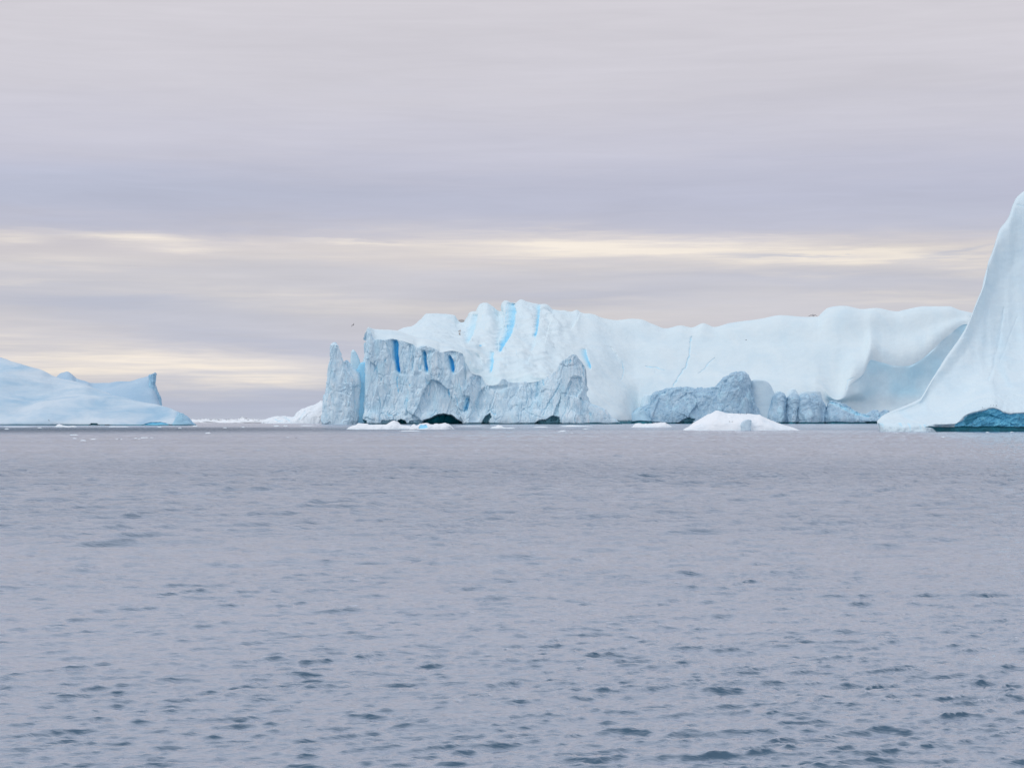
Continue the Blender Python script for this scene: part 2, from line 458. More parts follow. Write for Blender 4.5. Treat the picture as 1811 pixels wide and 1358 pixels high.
# ------------------------------------------------------------------ materials
def ice_material(name, snow=(0.72, 0.835, 0.865), dry=(0.73, 0.90, 0.98), S=1.0, rough_bump=1.0, streak=(1, 1, 0.35), scour_shade_s=0.035, scour_shade_k=0.55, scour_shade_c=(0.84, 0.92, 0.975)):
    mt = bpy.data.materials.new(name); mt.use_nodes = True
    t = NT(mt.node_tree); t.n.clear()
    out = t.new('ShaderNodeOutputMaterial'); bs = t.new('ShaderNodeBsdfPrincipled')
    t.l.new(bs.outputs[0], out.inputs[0])
    def attr(n): a = t.new('ShaderNodeAttribute', attribute_name=n); return a.outputs['Fac']
    ice, blue, teal = attr('ice'), attr('blue'), attr('teal')
    geo = t.new('ShaderNodeNewGeometry')
    vm = t.new('ShaderNodeVectorMath', operation='MULTIPLY'); t.l.new(geo.outputs['Position'], vm.inputs[0])
    vm.inputs[1].default_value = (streak[0] / S, streak[1] / S, streak[2] / S)
    pos = vm.outputs[0]
    vm2 = t.new('ShaderNodeVectorMath', operation='SCALE'); t.l.new(geo.outputs['Position'], vm2.inputs[0]); vm2.inputs['Scale'].default_value = 1.0 / S
    iso = vm2.outputs[0]
    n1 = t.noise(pos, 0.11, 7, 0.66, 0.6)
    n2 = t.noise(pos, 0.45, 6, 0.7, 0.3)
    n3 = t.noise(iso, 0.05, 4, 0.55)
    # bare glacier ice: bands from bubbly white to clear grey blue, thin dark fissures
    c_ice = t.ramp(t.m('ADD', t.m('MULTIPLY', n1, 0.6), t.m('MULTIPLY', n2, 0.4)),
                   [(0.33, (dry[0] * 0.60, dry[1] * 0.74, dry[2] * 0.82)), (0.44, (dry[0] * 0.8, dry[1] * 0.88, dry[2] * 0.93)),
                    (0.55, dry), (0.68, (min(0.9, dry[0] * 1.3), min(0.93, dry[1] * 1.13), min(0.95, dry[2] * 1.07)))])
    fis = t.new('ShaderNodeTexVoronoi', feature='DISTANCE_TO_EDGE')
    wv = t.new('ShaderNodeVectorMath', operation='ADD'); t.l.new(pos, wv.inputs[0])
    nz = t.new('ShaderNodeTexNoise'); t.l.new(pos, nz.inputs['Vector']); nz.inputs['Scale'].default_value = 0.3; nz.inputs['Detail'].default_value = 5
    sc = t.new('ShaderNodeVectorMath', operation='SCALE'); t.l.new(nz.outputs['Color'], sc.inputs[0]); sc.inputs['Scale'].default_value = 5.0
    t.l.new(sc.outputs[0], wv.inputs[1]); t.l.new(wv.outputs[0], fis.inputs['Vector']); fis.inputs['Scale'].default_value = 0.16
    fm = t.maprange(fis.outputs['Distance'], 0.0, 0.05, 1.0, 0.0)
    fm = t.m('MULTIPLY', fm, t.maprange(n3, 0.50, 0.62, 0.0, 0.6))
    c_ice = t.mix(fm, c_ice, (0.22, 0.42, 0.56))
    dirt = t.maprange(t.noise(iso, 0.3, 6, 0.75, 0.8), 0.60, 0.72, 0.0, 0.3)
    c_ice = t.mix(dirt, c_ice, (0.36, 0.39, 0.43))
    # snow: packed white, faintly blue where wind has scoured it; on the left berg painted-in shading patches
    scour_shade = t.maprange(t.noise(pos, scour_shade_s, 6, 0.6, 0.5), 0.38, 0.68, 0.0, scour_shade_k)
    c_snow = t.mix(scour_shade, snow, (snow[0] * scour_shade_c[0], snow[1] * scour_shade_c[1], snow[2] * scour_shade_c[2]))
    edge = t.m('ADD', ice, t.m('MULTIPLY', t.m('SUBTRACT', n2, 0.5), t.m('MULTIPLY', t.m('MULTIPLY', ice, t.m('SUBTRACT', 1.0, ice)), 3.0)), clamp=True)
    col = t.mix(edge, c_snow, c_ice)
    bl = t.ramp(t.m('ADD', blue, t.m('MULTIPLY', t.m('MULTIPLY', t.m('SUBTRACT', n2, 0.5), 0.5), blue), clamp=True),
                [(0.0, (0.74, 0.87, 0.93)), (0.35, (0.47, 0.80, 0.95)), (0.65, (0.18, 0.64, 0.95)), (1.0, (0.01, 0.46, 0.93))])
    col = t.mix(t.maprange(blue, 0.03, 0.5, 0.0, 1.0), col, bl)
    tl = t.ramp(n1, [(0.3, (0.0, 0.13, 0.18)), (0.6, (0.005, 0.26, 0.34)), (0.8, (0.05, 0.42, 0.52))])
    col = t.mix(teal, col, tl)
    t.l.new(col, bs.inputs['Base Color'])
    t.l.new(t.m('SUBTRACT', 0.75, t.m('MULTIPLY', t.m('MAXIMUM', ice, blue), 0.3)), bs.inputs['Roughness'])
    bs.inputs['IOR'].default_value = 1.31
    bs.inputs['Specular IOR Level'].default_value = 0.35
    cv = None
    b1 = t.new('ShaderNodeBump'); b1.inputs['Distance'].default_value = 1.6 * S * rough_bump
    hgt = t.m('ADD', t.m('MULTIPLY', n2, t.m('ADD', t.m('MULTIPLY', ice, 0.30), 0.10)), t.m('MULTIPLY', t.noise(iso, 1.3, 4, 0.6), t.m('ADD', t.m('MULTIPLY', ice, 0.3), 0.05)))
    t.l.new(hgt, b1.inputs['Height']); b1.inputs['Strength'].default_value = 0.8
    t.l.new(b1.outputs[0], bs.inputs['Normal'])
    return mt

M_far = ice_material('glacier_ice', S=1.0)
M_lobe = ice_material('grey_blue_glacier_ice', dry=(0.43, 0.61, 0.74), S=1.0, streak=(0.8, 1, 0.45))
M_left = ice_material('shaded_snow_ice', snow=(0.61, 0.72, 0.79), dry=(0.28, 0.52, 0.70), S=0.8, rough_bump=1.0, streak=(0.35, 0.45, 1.0), scour_shade_s=0.05, scour_shade_k=1.0, scour_shade_c=(0.58, 0.76, 0.88))  # darker snow and strong blotches put the left berg's shading into the colour
M_wing = ice_material('blue_grey_snow', snow=(0.46, 0.61, 0.73), dry=(0.28, 0.52, 0.70), S=0.8, rough_bump=0.9, streak=(0.5, 0.5, 1.2), scour_shade_s=0.05, scour_shade_k=0.8, scour_shade_c=(0.78, 0.88, 0.94))  # bluer copy of the left snow, sets the wing's shading in colour
M_right = ice_material('smooth_berg_snow', snow=(0.71, 0.825, 0.865), dry=(0.22, 0.68, 0.90), S=0.45, streak=(1, 1, 1.4), rough_bump=0.6)
M_small = ice_material('growler_ice', snow=(0.88, 0.92, 0.94), dry=(0.55, 0.72, 0.82), S=0.25)

def plain(name, col, rough=0.7, noise_scale=None, col2=None):
    mt = bpy.data.materials.new(name); mt.use_nodes = True
    t = NT(mt.node_tree); bs = t.n['Principled BSDF']
    bs.inputs['Roughness'].default_value = rough
    tc_ = t.new('ShaderNodeTexCoord')
    n = t.noise(tc_.outputs['Object'], noise_scale or 6.0, 4)
    t.l.new(t.ramp(n, [(0.35, col), (0.65, col2 or tuple(c * 0.8 for c in col))]), bs.inputs['Base Color'])
    return mt
M_gull_dark = plain('slate_feathers', (0.10, 0.10, 0.11))
M_gull_white = plain('white_feathers', (0.62, 0.62, 0.62))
M_beak = plain('yellow_beak', (0.6, 0.42, 0.06))
M_rock = plain('moraine_dirt', (0.25, 0.22, 0.19), 0.95, 0.12, (0.42, 0.40, 0.38))


# ------------------------------------------------------------------ scene-graph helpers
def thing(name, label, cat, loc=(0, 0, 0), group=None):
    o = bpy.data.objects.new(name, None); COL.objects.link(o)
    o.location = loc; o.empty_display_size = 1
    o['label'] = label; o['category'] = cat
    if group: o['group'] = group
    return o
def tag(o, label, cat, group=None):
    o['label'] = label; o['category'] = cat
    if group: o['group'] = group
    return o


# ------------------------------------------------------------------ water
def make_water():
    mt = bpy.data.materials.new('arctic_water'); mt.use_nodes = True
    t = NT(mt.node_tree); bs = t.n['Principled BSDF']
    geo = t.new('ShaderNodeNewGeometry'); pos = geo.outputs['Position']
    def sp(x, y, z=1):
        v = t.new('ShaderNodeVectorMath', operation='MULTIPLY'); t.l.new(pos, v.inputs[0]); v.inputs[1].default_value = (x, y, z); return v.outputs[0]
    t.n.remove(bs)
    out = t.n['Material Output']
    dif = t.new('ShaderNodeBsdfDiffuse'); dif.inputs[0].default_value = (*WATER_COL, 1)
    glo = t.new('ShaderNodeBsdfGlossy'); glo.inputs[0].default_value = (0.915, 0.945, 1, 1)
    rg = t.maprange(t.noise(sp(0.0012, 0.006), 1.0, 3), 0.4, 0.6, 0.08, 0.16)
    t.l.new(rg, glo.inputs['Roughness'])
    # wind patches: calm slicks and ruffled bands
    wind = t.maprange(t.noise(sp(0.0011, 0.0075), 1.0, 4, 0.55, 0.3), 0.40, 0.62, 0.35, 1.0)
    px_, py_, pz_ = (lambda n: (t.l.new(pos, n.inputs[0]), n.outputs)[1])(t.new('ShaderNodeSeparateXYZ'))
    def gs(v, c, w_): return t.m('POWER', t.m('DIVIDE', t.m('SUBTRACT', v, c), w_), 2.0)
    ruff = t.m('EXPONENT', t.m('MULTIPLY', t.m('ADD', gs(px_, -230.0, 170.0), t.m('POWER', gs(py_, 930.0, 260.0), 2.0)), -1.0))
    calm = t.m('SUBTRACT', 1.0, t.m('MULTIPLY', t.m('EXPONENT', t.m('MULTIPLY', t.m('POWER', gs(py_, 450.0, 220.0), 2.0), -1.0)), 0.6))
    wind0 = wind
    wind = t.m('ADD', t.m('MULTIPLY', wind, calm), t.m('MULTIPLY', ruff, 2.2))
    rip = t.m('ADD', t.m('MULTIPLY', t.noise(sp(0.9, 3.0), 1.0, 5, 0.65, 0.5), 0.10), t.m('MULTIPLY', t.noise(sp(2.6, 9.0), 1.0, 4, 0.65, 0.4), 0.045))
    big = t.m('MULTIPLY', t.m('POWER', t.noise(sp(0.35, 1.2), 1.0, 5, 0.68, 0.5), 1.6), t.maprange(py_, 50.0, 240.0, 0.15, 0.85))
    b = t.new('ShaderNodeBump'); b.inputs['Distance'].default_value = 1.0
    t.l.new(t.m('ADD', rip, big), b.inputs['Height']); t.l.new(t.m('MULTIPLY', wind, 0.62), b.inputs['Strength'])
    for q in (dif, glo): t.l.new(b.outputs[0], q.inputs['Normal'])
    lw = t.new('ShaderNodeLayerWeight'); lw.inputs[0].default_value = 0.5; t.l.new(b.outputs[0], lw.inputs['Normal'])
    fr = t.maprange(lw.outputs['Facing'], 0.26, 0.985, 0.03, 0.98)
    fr = t.m('MULTIPLY', fr, t.m('SUBTRACT', 0.97, t.m('ADD', t.m('MULTIPLY', ruff, 0.22), t.m('MULTIPLY', wind0, 0.06))))
    ms = t.new('ShaderNodeMixShader'); t.l.new(fr, ms.inputs[0]); t.l.new(dif.outputs[0], ms.inputs[1]); t.l.new(glo.outputs[0], ms.inputs[2])
    t.l.new(ms.outputs[0], out.inputs[0])

    r = [2.0]
    while r[-1] < 14: r.append(r[-1] * 1.03)
    while r[-1] < 62: r.append(r[-1] * 1.0019)
    while r[-1] < 900: r.append(r[-1] * 1.0026)
    while r[-1] < 75000: r.append(r[-1] * 1.03)
    r = np.array(r)
    fine = np.radians(18.5)
    wide = np.radians(78)
    th = np.concatenate([np.linspace(-np.pi, -wide, 20, endpoint=False), np.linspace(-wide, -fine, 330, endpoint=False), np.linspace(-fine, fine, 1200), np.linspace(fine, wide, 331)[1:], np.linspace(wide, np.pi, 21)[1:-1]])
    A0, A1 = 20, 20 + 330 + 1200 + 330
    Rg, Tg = np.meshgrid(r, th, indexing='ij')
    Xg = Rg * np.sin(Tg); Yg = Rg * np.cos(Tg)
    H = np.zeros(Rg.shape)
    rs = np.random.RandomState(5)
    cell = np.maximum(Rg * np.where(np.abs(Tg) <= fine + 0.005, 0.0017, 0.0031), 0.015)
    Xi, Yi, ci = Xg[:, A0:A1], Yg[:, A0:A1], cell[:, A0:A1]
    # slow gustiness modulates the short waves
    q = np.stack([Xi / 22, Yi / 30, np.zeros_like(Xi)], -1)
    gust = np.clip(1.0 + 0.30 * perlin(q) + 0.22 * perlin(q * 4.1 + 8) + 0.25 * perlin(q * 14 + 3), 0.5, 1.45)
    offshore = 0.42 + 1.15 * ss(np.hypot(Xi, Yi), 35, 120)
    Hs = np.zeros_like(Xi); Hl = np.zeros_like(Xi); Dx = np.zeros_like(Xi); Dy = np.zeros_like(Xi)
    N = 120
    lams = np.exp(np.linspace(np.log(0.12), np.log(6.0), N))
    for i, lam in enumerate(lams):
        lam *= rs.uniform(0.95, 1.05)
        ang = np.radians(-15 + rs.normal() * (15 if rs.rand() < 0.75 else 40)) + (np.pi if rs.rand() < 0.15 else 0)
        k = 2 * np.pi / lam
        slope = 0.056 if lam < 0.5 else (0.031 if lam < 1.1 else (0.030 if lam < 2.6 else 0.013))
        a = slope / k * WAVE
        if lam > 1.1: a = a * offshore
        ph = rs.rand() * 6.283
        att = np.clip((lam / ci - 1.7) / 1.6, 0, 1)
        arg = k * (Xi * math.sin(ang) + Yi * math.cos(ang)) + ph
        s = np.sin(arg) + 0.30 * np.sin(2 * arg) * (1 if math.cos(ang) > 0 else -1)
        c_ = np.cos(arg) * (a * att * 0.85); Dx += math.sin(ang) * c_; Dy += math.cos(ang) * c_
        if lam < 4: Hs += a * att * s
        else: Hl += a * att * s
    H[:, A0:A1] = Hs * gust + Hl
    Xg[:, A0:A1] += Dx * gust; Yg[:, A0:A1] += Dy * gust
    H -= 0.0
    P = np.stack([Xg, Yg, H], -1)
    nv, nu = Rg.shape
    idx = np.arange(nv * nu).reshape(nv, nu); idx = np.concatenate([idx, idx[:, :1]], 1)
    o = grid_mesh('water', P[:, ::-1], {}, mt, True)
    o['kind'] = 'structure'
    return o

WATER_COL = (0.058, 0.118, 0.178)
WAVE = 1.2
make_water()


# ------------------------------------------------------------------ main iceberg
Zw = ('z', -4.0)
main = thing('iceberg', 'huge central iceberg with cracked grey front cliff, blue crevasses and a long white slope', 'iceberg', (wx(1100, 2200), 2200, 0))
MP = main
LOC = Vector(main.location)
def attach(o, parent):
    """parent without moving: the vertices are written in world coordinates"""
    o.parent = parent
    o.matrix_parent_inverse = __import__('mathutils').Matrix.Translation(-parent.location)

crest = [(660, 660, 640), (690, 690, 600), (705, 705, 586), (731, 731.5, 579), (745, 745, 568), (760, 760, 556.5), (789, 789, 557), (804, 804, 560), (808, 808, 566), (814, 814, 570),
         (821, 821, 569), (824, 824, 565), (835, 835, 556), (843, 843, 555), (847, 846.5, 547), (852, 852, 541), (857, 857.5, 537.5), (871, 871, 541), (884, 884, 552.5), (892, 891.5, 550.6), (895, 894, 538.5),
         (903, 903, 541), (911, 911, 540), (922, 922.5, 533.5), (934, 934, 534.5), (953, 953, 541), (972, 972, 546), (993, 993, 549), (1011, 1011, 551.6), (1020, 1020, 549),
         (1028, 1028, 553.5), (1049, 1049, 558), (1068, 1068, 564), (1091, 1091, 567), (1116, 1116, 564), (1133, 1133, 565), (1153, 1153, 573), (1177, 1177, 581), (1204, 1204, 576),
         (1223, 1223.5, 579.6), (1243, 1243.5, 572), (1263, 1263, 578.5), (1290, 1290, 572), (1345, 1345, 564), (1380, 1380, 557.5), (1400, 1400, 559), (1431, 1431, 561), (1446, 1446.6, 560.5),
         (1451, 1451, 556), (1464, 1464, 545), (1480, 1480, 541.5), (1491, 1491.5, 541), (1525, 1525, 547), (1549, 1549, 545), (1586, 1586, 551), (1600, 1600, 548), (1637, 1637, 542),
         (1678, 1678, 542), (1698, 1698, 549), (1720, 1720, 554), (1760, 1760, 600), (1790, 1790, 700)]
YC = 2330
def rowc(dy, Yd, k=1.0): return [(t, CX + (px - CX) * k, py + dy, Yd) for t, px, py in crest]

base_k = [(660, 1985), (1000, 1995), (1040, 1960), (1080, 1985), (1110, 2060), (1130, 2125), (1450, 2150), (1500, 2205), (1790, 2250)]
def Yb(t): return float(np.interp(t, [b[0] for b in base_k], [b[1] for b in base_k]))
a1 = [(660, 720, 0), (690, 690, 0), (820, 690, 0), (1000, 700, 0), (1040, 712, 45), (1100, 714, 48), (1130, 712, 28), (1180, 708, 28), (1300, 706, 30), (1440, 706, 30), (1490, 712, 14), (1530, 712, 16), (1600, 716, 24), (1700, 716, 26), (1790, 735, 30)]
a2 = [(660, 690, 2000), (700, 605, 2000), (760, 606, 2000), (820, 620, 2010), (860, 648, 2020), (940, 652, 2025), (1040, 660, 2100), (1125, 660, 2198), (1300, 660, 2216), (1440, 668, 2210), (1481, 697, 2198), (1505, 680, 2206),
      (1526, 664, 2216), (1541, 638, 2230), (1560, 643, 2243), (1583, 648.5, 2248), (1603, 649, 2252), (1625, 640, 2260), (1651, 618, 2270), (1681, 591, 2285), (1708, 574, 2295), (1760, 640, 2290), (1790, 725, 2290)]
a12 = [(t, t, py + (16 if 1490 < t < 1720 else 10) * (1.6 if 1520 < t < 1700 else 1), Yd + (-1 if 1500 < t < 1720 else -15)) for t, py, Yd in a2]
a25 = []
for t, py, Yd in a2:
    cpy = float(np.interp(t, [c[0] for c in crest], [c[2] for c in crest]))
    a25.append((t, t, py * 0.45 + cpy * 0.55, Yd * 0.5 + YC * 0.5 - 8))
rows = [(0.0, [(t, t, Zw, b) for t, b in base_k]),
        (0.06, [(t, t, 745, b + 2) for t, b in base_k]),
        (0.2, [(t, t, py, Yb(t) + o_) for t, py, o_ in a1]),
        (0.33, a12),
        (0.37, [(t, t, py, Yd) for t, py, Yd in a2]),
        (0.6, a25),
        (0.84, rowc(0, YC)),
        (0.87, rowc(9, YC + 45)),
        (0.93, rowc(30, YC + 130)),
        (1.0, [(660, 660, Zw, 2560), (1790, 1790, Zw, 2560)])]
cr_main = [
    ([(895, 541), (894, 560), (894, 585)], 1.0, 6, 0.45), ([(899, 575), (898, 592)], 1.6, 5, 0.6),
    ([(853, 556), (855, 566)], 0.9, 3, 0.25), ([(914, 572), (915, 584)], 0.9, 3, 0.3), ([(856, 575), (855, 585)], 0.9, 3, 0.3),
    ([(969, 553), (965, 566)], 0.9, 2, 0.2), ([(985, 570), (975, 590), (965, 606)], 1.4, 2, 0.06),
    ([(914, 618), (915, 628)], 0.9, 3, 0.3), ([(832, 638), (832, 645)], 0.9, 3, 0.4), ([(890, 645), (899, 645)], 1.6, 4, 0.22),
    ([(848.5, 611), (852.5, 611.5)], 1.3, 2, 0.9), ([(1030, 619), (1036, 625)], 1.2, 4, 0.45),
    ([(1222, 596), (1220, 612), (1219, 628), (1212, 650), (1199, 668), (1190, 684)], 1.5, 8, 0.34),
    ([(1264, 633), (1250, 648), (1236, 660)], 1.1, 7, 0.34), ([(1143, 648), (1160, 650), (1176, 655)], 1.2, 7, 0.34), ([(1222, 622), (1232, 628)], 0.9, 4, 0.2), ([(1157, 652), (1161, 662)], 1.2, 3, 0.15),
    ([(1101, 640), (1103, 655), (1099, 672)], 1.1, 7, 0.36), ([(1092, 632), (1100, 642)], 0.9, 5, 0.25), ([(1496, 690), (1500, 672), (1512, 668)], 1.3, 3, 0.25),
]
gl_main = [
    ([(556, 829, 845), (566, 825, 843), (578, 821, 841), (590, 819, 837), (602, 819, 831), (610, 820, 826)], 10, 0.34),
    ([(536, 888, 909), (552, 890, 912), (575, 889, 909), (590, 884, 905), (602, 880, 898), (614, 879, 890), (626, 878, 884)], 15, 0.52),
    ([(560, 874, 889), (580, 876, 890), (600, 872, 882), (622, 873, 881)], 6, 0.22),
    ([(538, 944, 955.5), (560, 946, 954), (580, 944, 951.5), (600, 941.5, 947.5)], 8, 0.50),
    ([(538, 846, 872), (548, 843, 882), (560, 846, 886), (572, 856, 888)], 5, 0.17),
    ([(622, 862, 873), (640, 863, 872.5), (652, 864, 871), (662, 865, 868)], 7, 0.50),
    ([(547, 1014, 1027), (560, 1009, 1023), (572, 1004, 1017), (584, 1000, 1009)], 5, 0.11),
    ([(600, 940, 948), (614, 936, 945), (626, 930, 938)], 3, 0.20), ([(630, 925, 938), (646, 920, 932)], 3, 0.16),
    ([(616, 1021, 1036), (628, 1024, 1038), (640, 1031, 1043), (650, 1037, 1045), (656, 1041, 1045)], 6, 0.52),
    ([(626, 826, 846), (638, 832, 850), (648, 838, 852)], 4, 0.12), ([(612, 1062, 1078), (626, 1068, 1090), (642, 1078, 1096)], 2.5, 0.15),
    ([(556, 785, 806), (570, 792, 812), (586, 786, 806)], 3, 0.05), ([(596, 745, 800), (606, 760, 815), (614, 790, 825)], 3, 0.07),
    ([(552, 965, 978), (580, 958, 970), (610, 948, 962)], 3, 0.05),
]
dn_main = [
([(1040, 749), (1040, 741), (1078, 741), (1100, 744), (1130, 742), (1130, 752), (1040, 752)], 4, 2, 0, 0.85)]
def ice_main(P, px, py, V, N):
    rim = ss(px, 655, 700) * (1 - ss(px, 820, 840)) * 0.12
    pil = 0
    facet = 0
    return rim + pil + facet
def d_main(P, px, py, V, N, A):
    s = d_snow(0.55, 1.0)(P, px, py, V, N, A) * (1 - 0.45 * ss(px, 1040, 1200))
    rg = ss(px, 810, 835) * (1 - ss(px, 960, 1040)) * (1 - ss(V, 0.80, 0.86))
    q = P * np.array([1, 1, 0.3])
    h, e = facets(q / 15 + 0.2 * perlin(P / 14)[..., None])
    u = (P[..., 0] + 0.30 * P[..., 2]) / 13 + 0.5 * perlin(P / 45)
    pil = perlin(np.stack([u, P[..., 1] / 200, P[..., 2] / 60], -1))
    steps = ss(perlin(P * np.array([1, 1, 1.6]) / 20 + 6), -0.12, 0.12)
    block = (4.5 * pil + 1.6 * steps + 0.35 * fbm(P / 6, 2)) * rg
    left = ss(px, 700, 730) * (1 - ss(px, 815, 835)) * (1 - ss(V, 0.80, 0.86)) * (1.0 * h + 0.5 * fbm(P / 9, 2))
    # gullies running down the long slope
    gul = (1.2 - 0.8 * ss(px, 1040, 1200)) * perlin(np.stack([(P[..., 0] + 0.35 * P[..., 2]) / 16, P[..., 1] / 90, P[..., 2] / 70], -1)) * (1 - rg) * (V < 0.8)
    face = (ss(px, 1480, 1530) * (V < 0.37)) * (1.6 * fbm(P * np.array([1, 1, .7]) / 24, 2))
    A['blue'] = np.maximum(A['blue'], rg * 0.12 * ss(-fbm(P / 16 + 4, 2), 0.0, 0.5))  # broad pale shadows among the crest blocks, painted as blue tint
    A['blue'] = np.maximum(A['blue'], ss(px, 1485, 1540) * (V < 0.375) * (V > 0.05) * (0.24 + 0.12 * ss(fbm(P / 40 + 9, 2), -0.4, 0.6)) * (1 - ss(py, 690, 715)*0.6))  # shade of the scooped face, put into its blue tint
    edge = 0.8 * fbm(P / 9, 2) * (0.25 + rg)
    return s * (1 - 0.6 * (V > 0.8)) + block + left + gul + face + edge
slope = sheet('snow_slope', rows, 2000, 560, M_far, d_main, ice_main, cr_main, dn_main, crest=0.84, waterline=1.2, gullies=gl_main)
attach(slope, main)

# dirt band lodged under the crest
band = column('dirt_patch', [(565.5, 812, 822), (572, 809, 820), (580, 809.5, 816), (588, 811, 815), (594, 812.5, 814)], M_rock, 2150, 9, 60, 70, lean=165,
              disp=lambda P, a, b, V, N, A: 0.8 * fbm(P / 4, 3))
attach(band, main)

# ---- front cliff wall
rim = [(600, 652, 640, 1960), (628, 648, 610, 1925), (641, 646.5, 590, 1900), (648, 650.5, 581, 1889), (652, 653.5, 585, 1888), (655, 656, 592, 1887), (662, 662.5, 601, 1887), (682, 682, 601, 1888), (691, 691, 599, 1891), (708, 708.5, 602, 1891), (729, 729, 609, 1889),
       (738, 738, 615, 1890), (751, 751, 612, 1887), (772, 772, 618, 1886), (779, 779, 623, 1888), (797, 797, 620.5, 1889), (818, 818, 626, 1889), (823, 823, 643, 1892), (836, 836, 661, 1896),
       (851, 851, 665, 1898), (861, 861, 681, 1894), (876, 876.6, 681, 1892), (890, 890, 670, 1893), (904, 904, 676.5, 1895), (925, 925, 676, 1896), (945, 945.5, 675.5, 1895), (963, 963, 669, 1890), (972, 972, 662, 1888), (987, 987, 653, 1887),
       (991, 991, 643, 1886), (1003, 1003, 633, 1886), (1010, 1010, 627, 1887), (1018, 1018, 627.5, 1888), (1026, 1025, 635, 1889), (1038, 1036, 652, 1890), (1044, 1037, 672, 1898), (1050, 1038, 700, 1912), (1056, 1043, 716, 1930), (1075, 1060, 724, 1960)]
bl = [(600, 655, 2000), (628, 645, 1925), (641, 643, 1895), (650, 648, 1880), (690, 690, 1882), (740, 740, 1876), (785, 785, 1878), (820, 820, 1884), (850, 850, 1890), (880, 880, 1884), (930, 930, 1886), (975, 975, 1878),
      (1010, 1010, 1876), (1030, 1028, 1880), (1044, 1036, 1890), (1056, 1044, 1910), (1075, 1060, 1960)]
def blr(py, off, bulge=0.0): return [(t, px, py, Yd + off) for t, px, Yd in bl]
back = [(600, 655, 650, 1985), (628, 652, 600, 1985), (641, 653, 585, 1985), (650, 656, 580, 1985), (659, 662, 581.5, 1990), (678, 680, 583, 1995), (705, 706, 587, 2010), (731, 731, 594, 2020), (760, 760, 600, 2025), (800, 800, 612, 2030), (823, 823, 645, 2030), (850, 850, 668, 2030), (880, 880, 684, 2030),
        (950, 950, 684, 2030), (990, 990, 668, 2020), (1015, 1012, 645, 1960), (1038, 1030, 675, 1950), (1056, 1034, 722, 1960), (1075, 1050, 735, 1975)]
rows = [(0.0, [(t, px, Zw, Yd) for t, px, Yd in bl]), (0.07, blr(744, -1)), (0.3, [(t, px, 720, Yd + 3) for t, px, Yd in bl]),
        (0.72, [(t, px + 0.0, py + 8, Yd - 1) for t, px, py, Yd in rim]), (0.79, rim), (0.82, [(t, px, py - 0.6 if px < 820 else py + 1, Yd + 8) for t, px, py, Yd in rim]),
        (0.96, back), (1.0, [(t, px, ('z', -4.0), Yd + 12) for t, px, py, Yd in back])]
cr_wall = [
    ([(729.5, 607), (730, 630), (730.5, 657)], 0.9, 5, 0.25), ([(725, 612), (724, 630)], 1.4, 3, 0.1),
    ([(742, 634), (744, 653)], 0.8, 4, 0.5), ([(737, 638), (738, 650)], 0.7, 3, 0.3),
    ([(775.5, 622), (776.5, 652)], 0.8, 4, 0.3), ([(804, 632), (806, 655)], 0.8, 4, 0.4), ([(820.5, 632), (822, 663)], 0.8, 4, 0.35),
    ([(703, 666), (703, 695)], 1.0, 4, 0.62), ([(792, 688), (796, 702)], 1.2, 5, 0.75),
    ([(804, 698), (809, 714), (816, 730)], 1.2, 5, 0.45), ([(826, 705), (825, 716), (820, 727)], 2.3, 8, 0.6), ([(809, 670), (814, 686), (817, 705)], 0.8, 4, 0.45),
    ([(725, 679), (726, 683)], 1.0, 3, 0.5), ([(688, 735), (712, 722)], 0.8, 3, 0.2),
    ([(960, 735), (968, 716), (980, 700), (990, 680)], 1.6, 5, 0.35), ([(950, 670), (952, 690), (948, 706)], 3.5, 4, 0.22), ([(961, 672), (962, 682)], 1.4, 4, 0.5),
    ([(1010, 636), (1007, 642)], 1.6, 4, 0.5), ([(1006, 668), (1018, 666), (1028, 668)], 1.2, 4, 0.3), ([(1010, 676), (1004, 690), (1000, 700)], 2.2, 5, 0.35),
    ([(1027, 704), (1032, 712), (1033, 735)], 1.8, 5, 0.45), ([(878, 690), (872, 705), (862, 730)], 1.2, 5, 0.2), ([(936, 700), (930, 716), (926, 726)], 1.2, 4, 0.25),
    ([(1020, 680), (1024, 692)], 1.6, 4, 0.3), ([(870, 686), (886, 688), (896, 684)], 4.0, 5, 0.22),
    ([(925, 722), (932, 729), (944, 734), (955, 739)], 1.2, 4, 0.2), ([(845, 670), (850, 690), (842, 720)], 3, 3, 0.05),
]
gl_wall = [
    ([(601, 690, 702), (610, 693, 705), (625, 694, 704), (640, 696, 705.5), (652, 699, 707.5), (662, 702, 708)], 8, 0.95),
    ([(598, 684, 699), (615, 688, 700), (640, 690, 700)], 2.5, 0.26),
    ([(620, 745, 752), (630, 746.5, 754.5), (645, 748.5, 755.5), (661, 750.5, 757)], 7, 0.80), ([(621, 752, 768), (630, 752, 762)], 2, 0.22),
    ([(628, 790.5, 797), (640, 792.5, 802), (650, 795, 804), (662, 799, 803.5)], 7, 0.92), ([(620, 790, 806), (634, 792, 806)], 2, 0.22),
    ([(670, 946, 956), (690, 944, 954), (706, 942, 950)], 2, 0.24), ([(700, 818, 830), (716, 816, 829), (730, 814, 824)], 4, 0.55),
    ([(607, 724, 733), (640, 724, 732), (665, 722, 730)], 2.5, 0.05), ([(626, 812, 822), (660, 814, 824), (690, 816, 824)], 3, 0.10),
]
arch1 = [(744, 752), (749, 744), (757, 741), (765, 737.5), (776, 733), (786, 731.5), (795, 733), (806, 739), (816, 746), (822, 752)]
scarp = [(728, 738), (738, 722), (746, 700), (755, 684), (761, 673), (768, 671), (780, 677), (792, 690), (801, 702), (806, 716), (812, 732), (820, 748), (800, 752), (740, 750)]
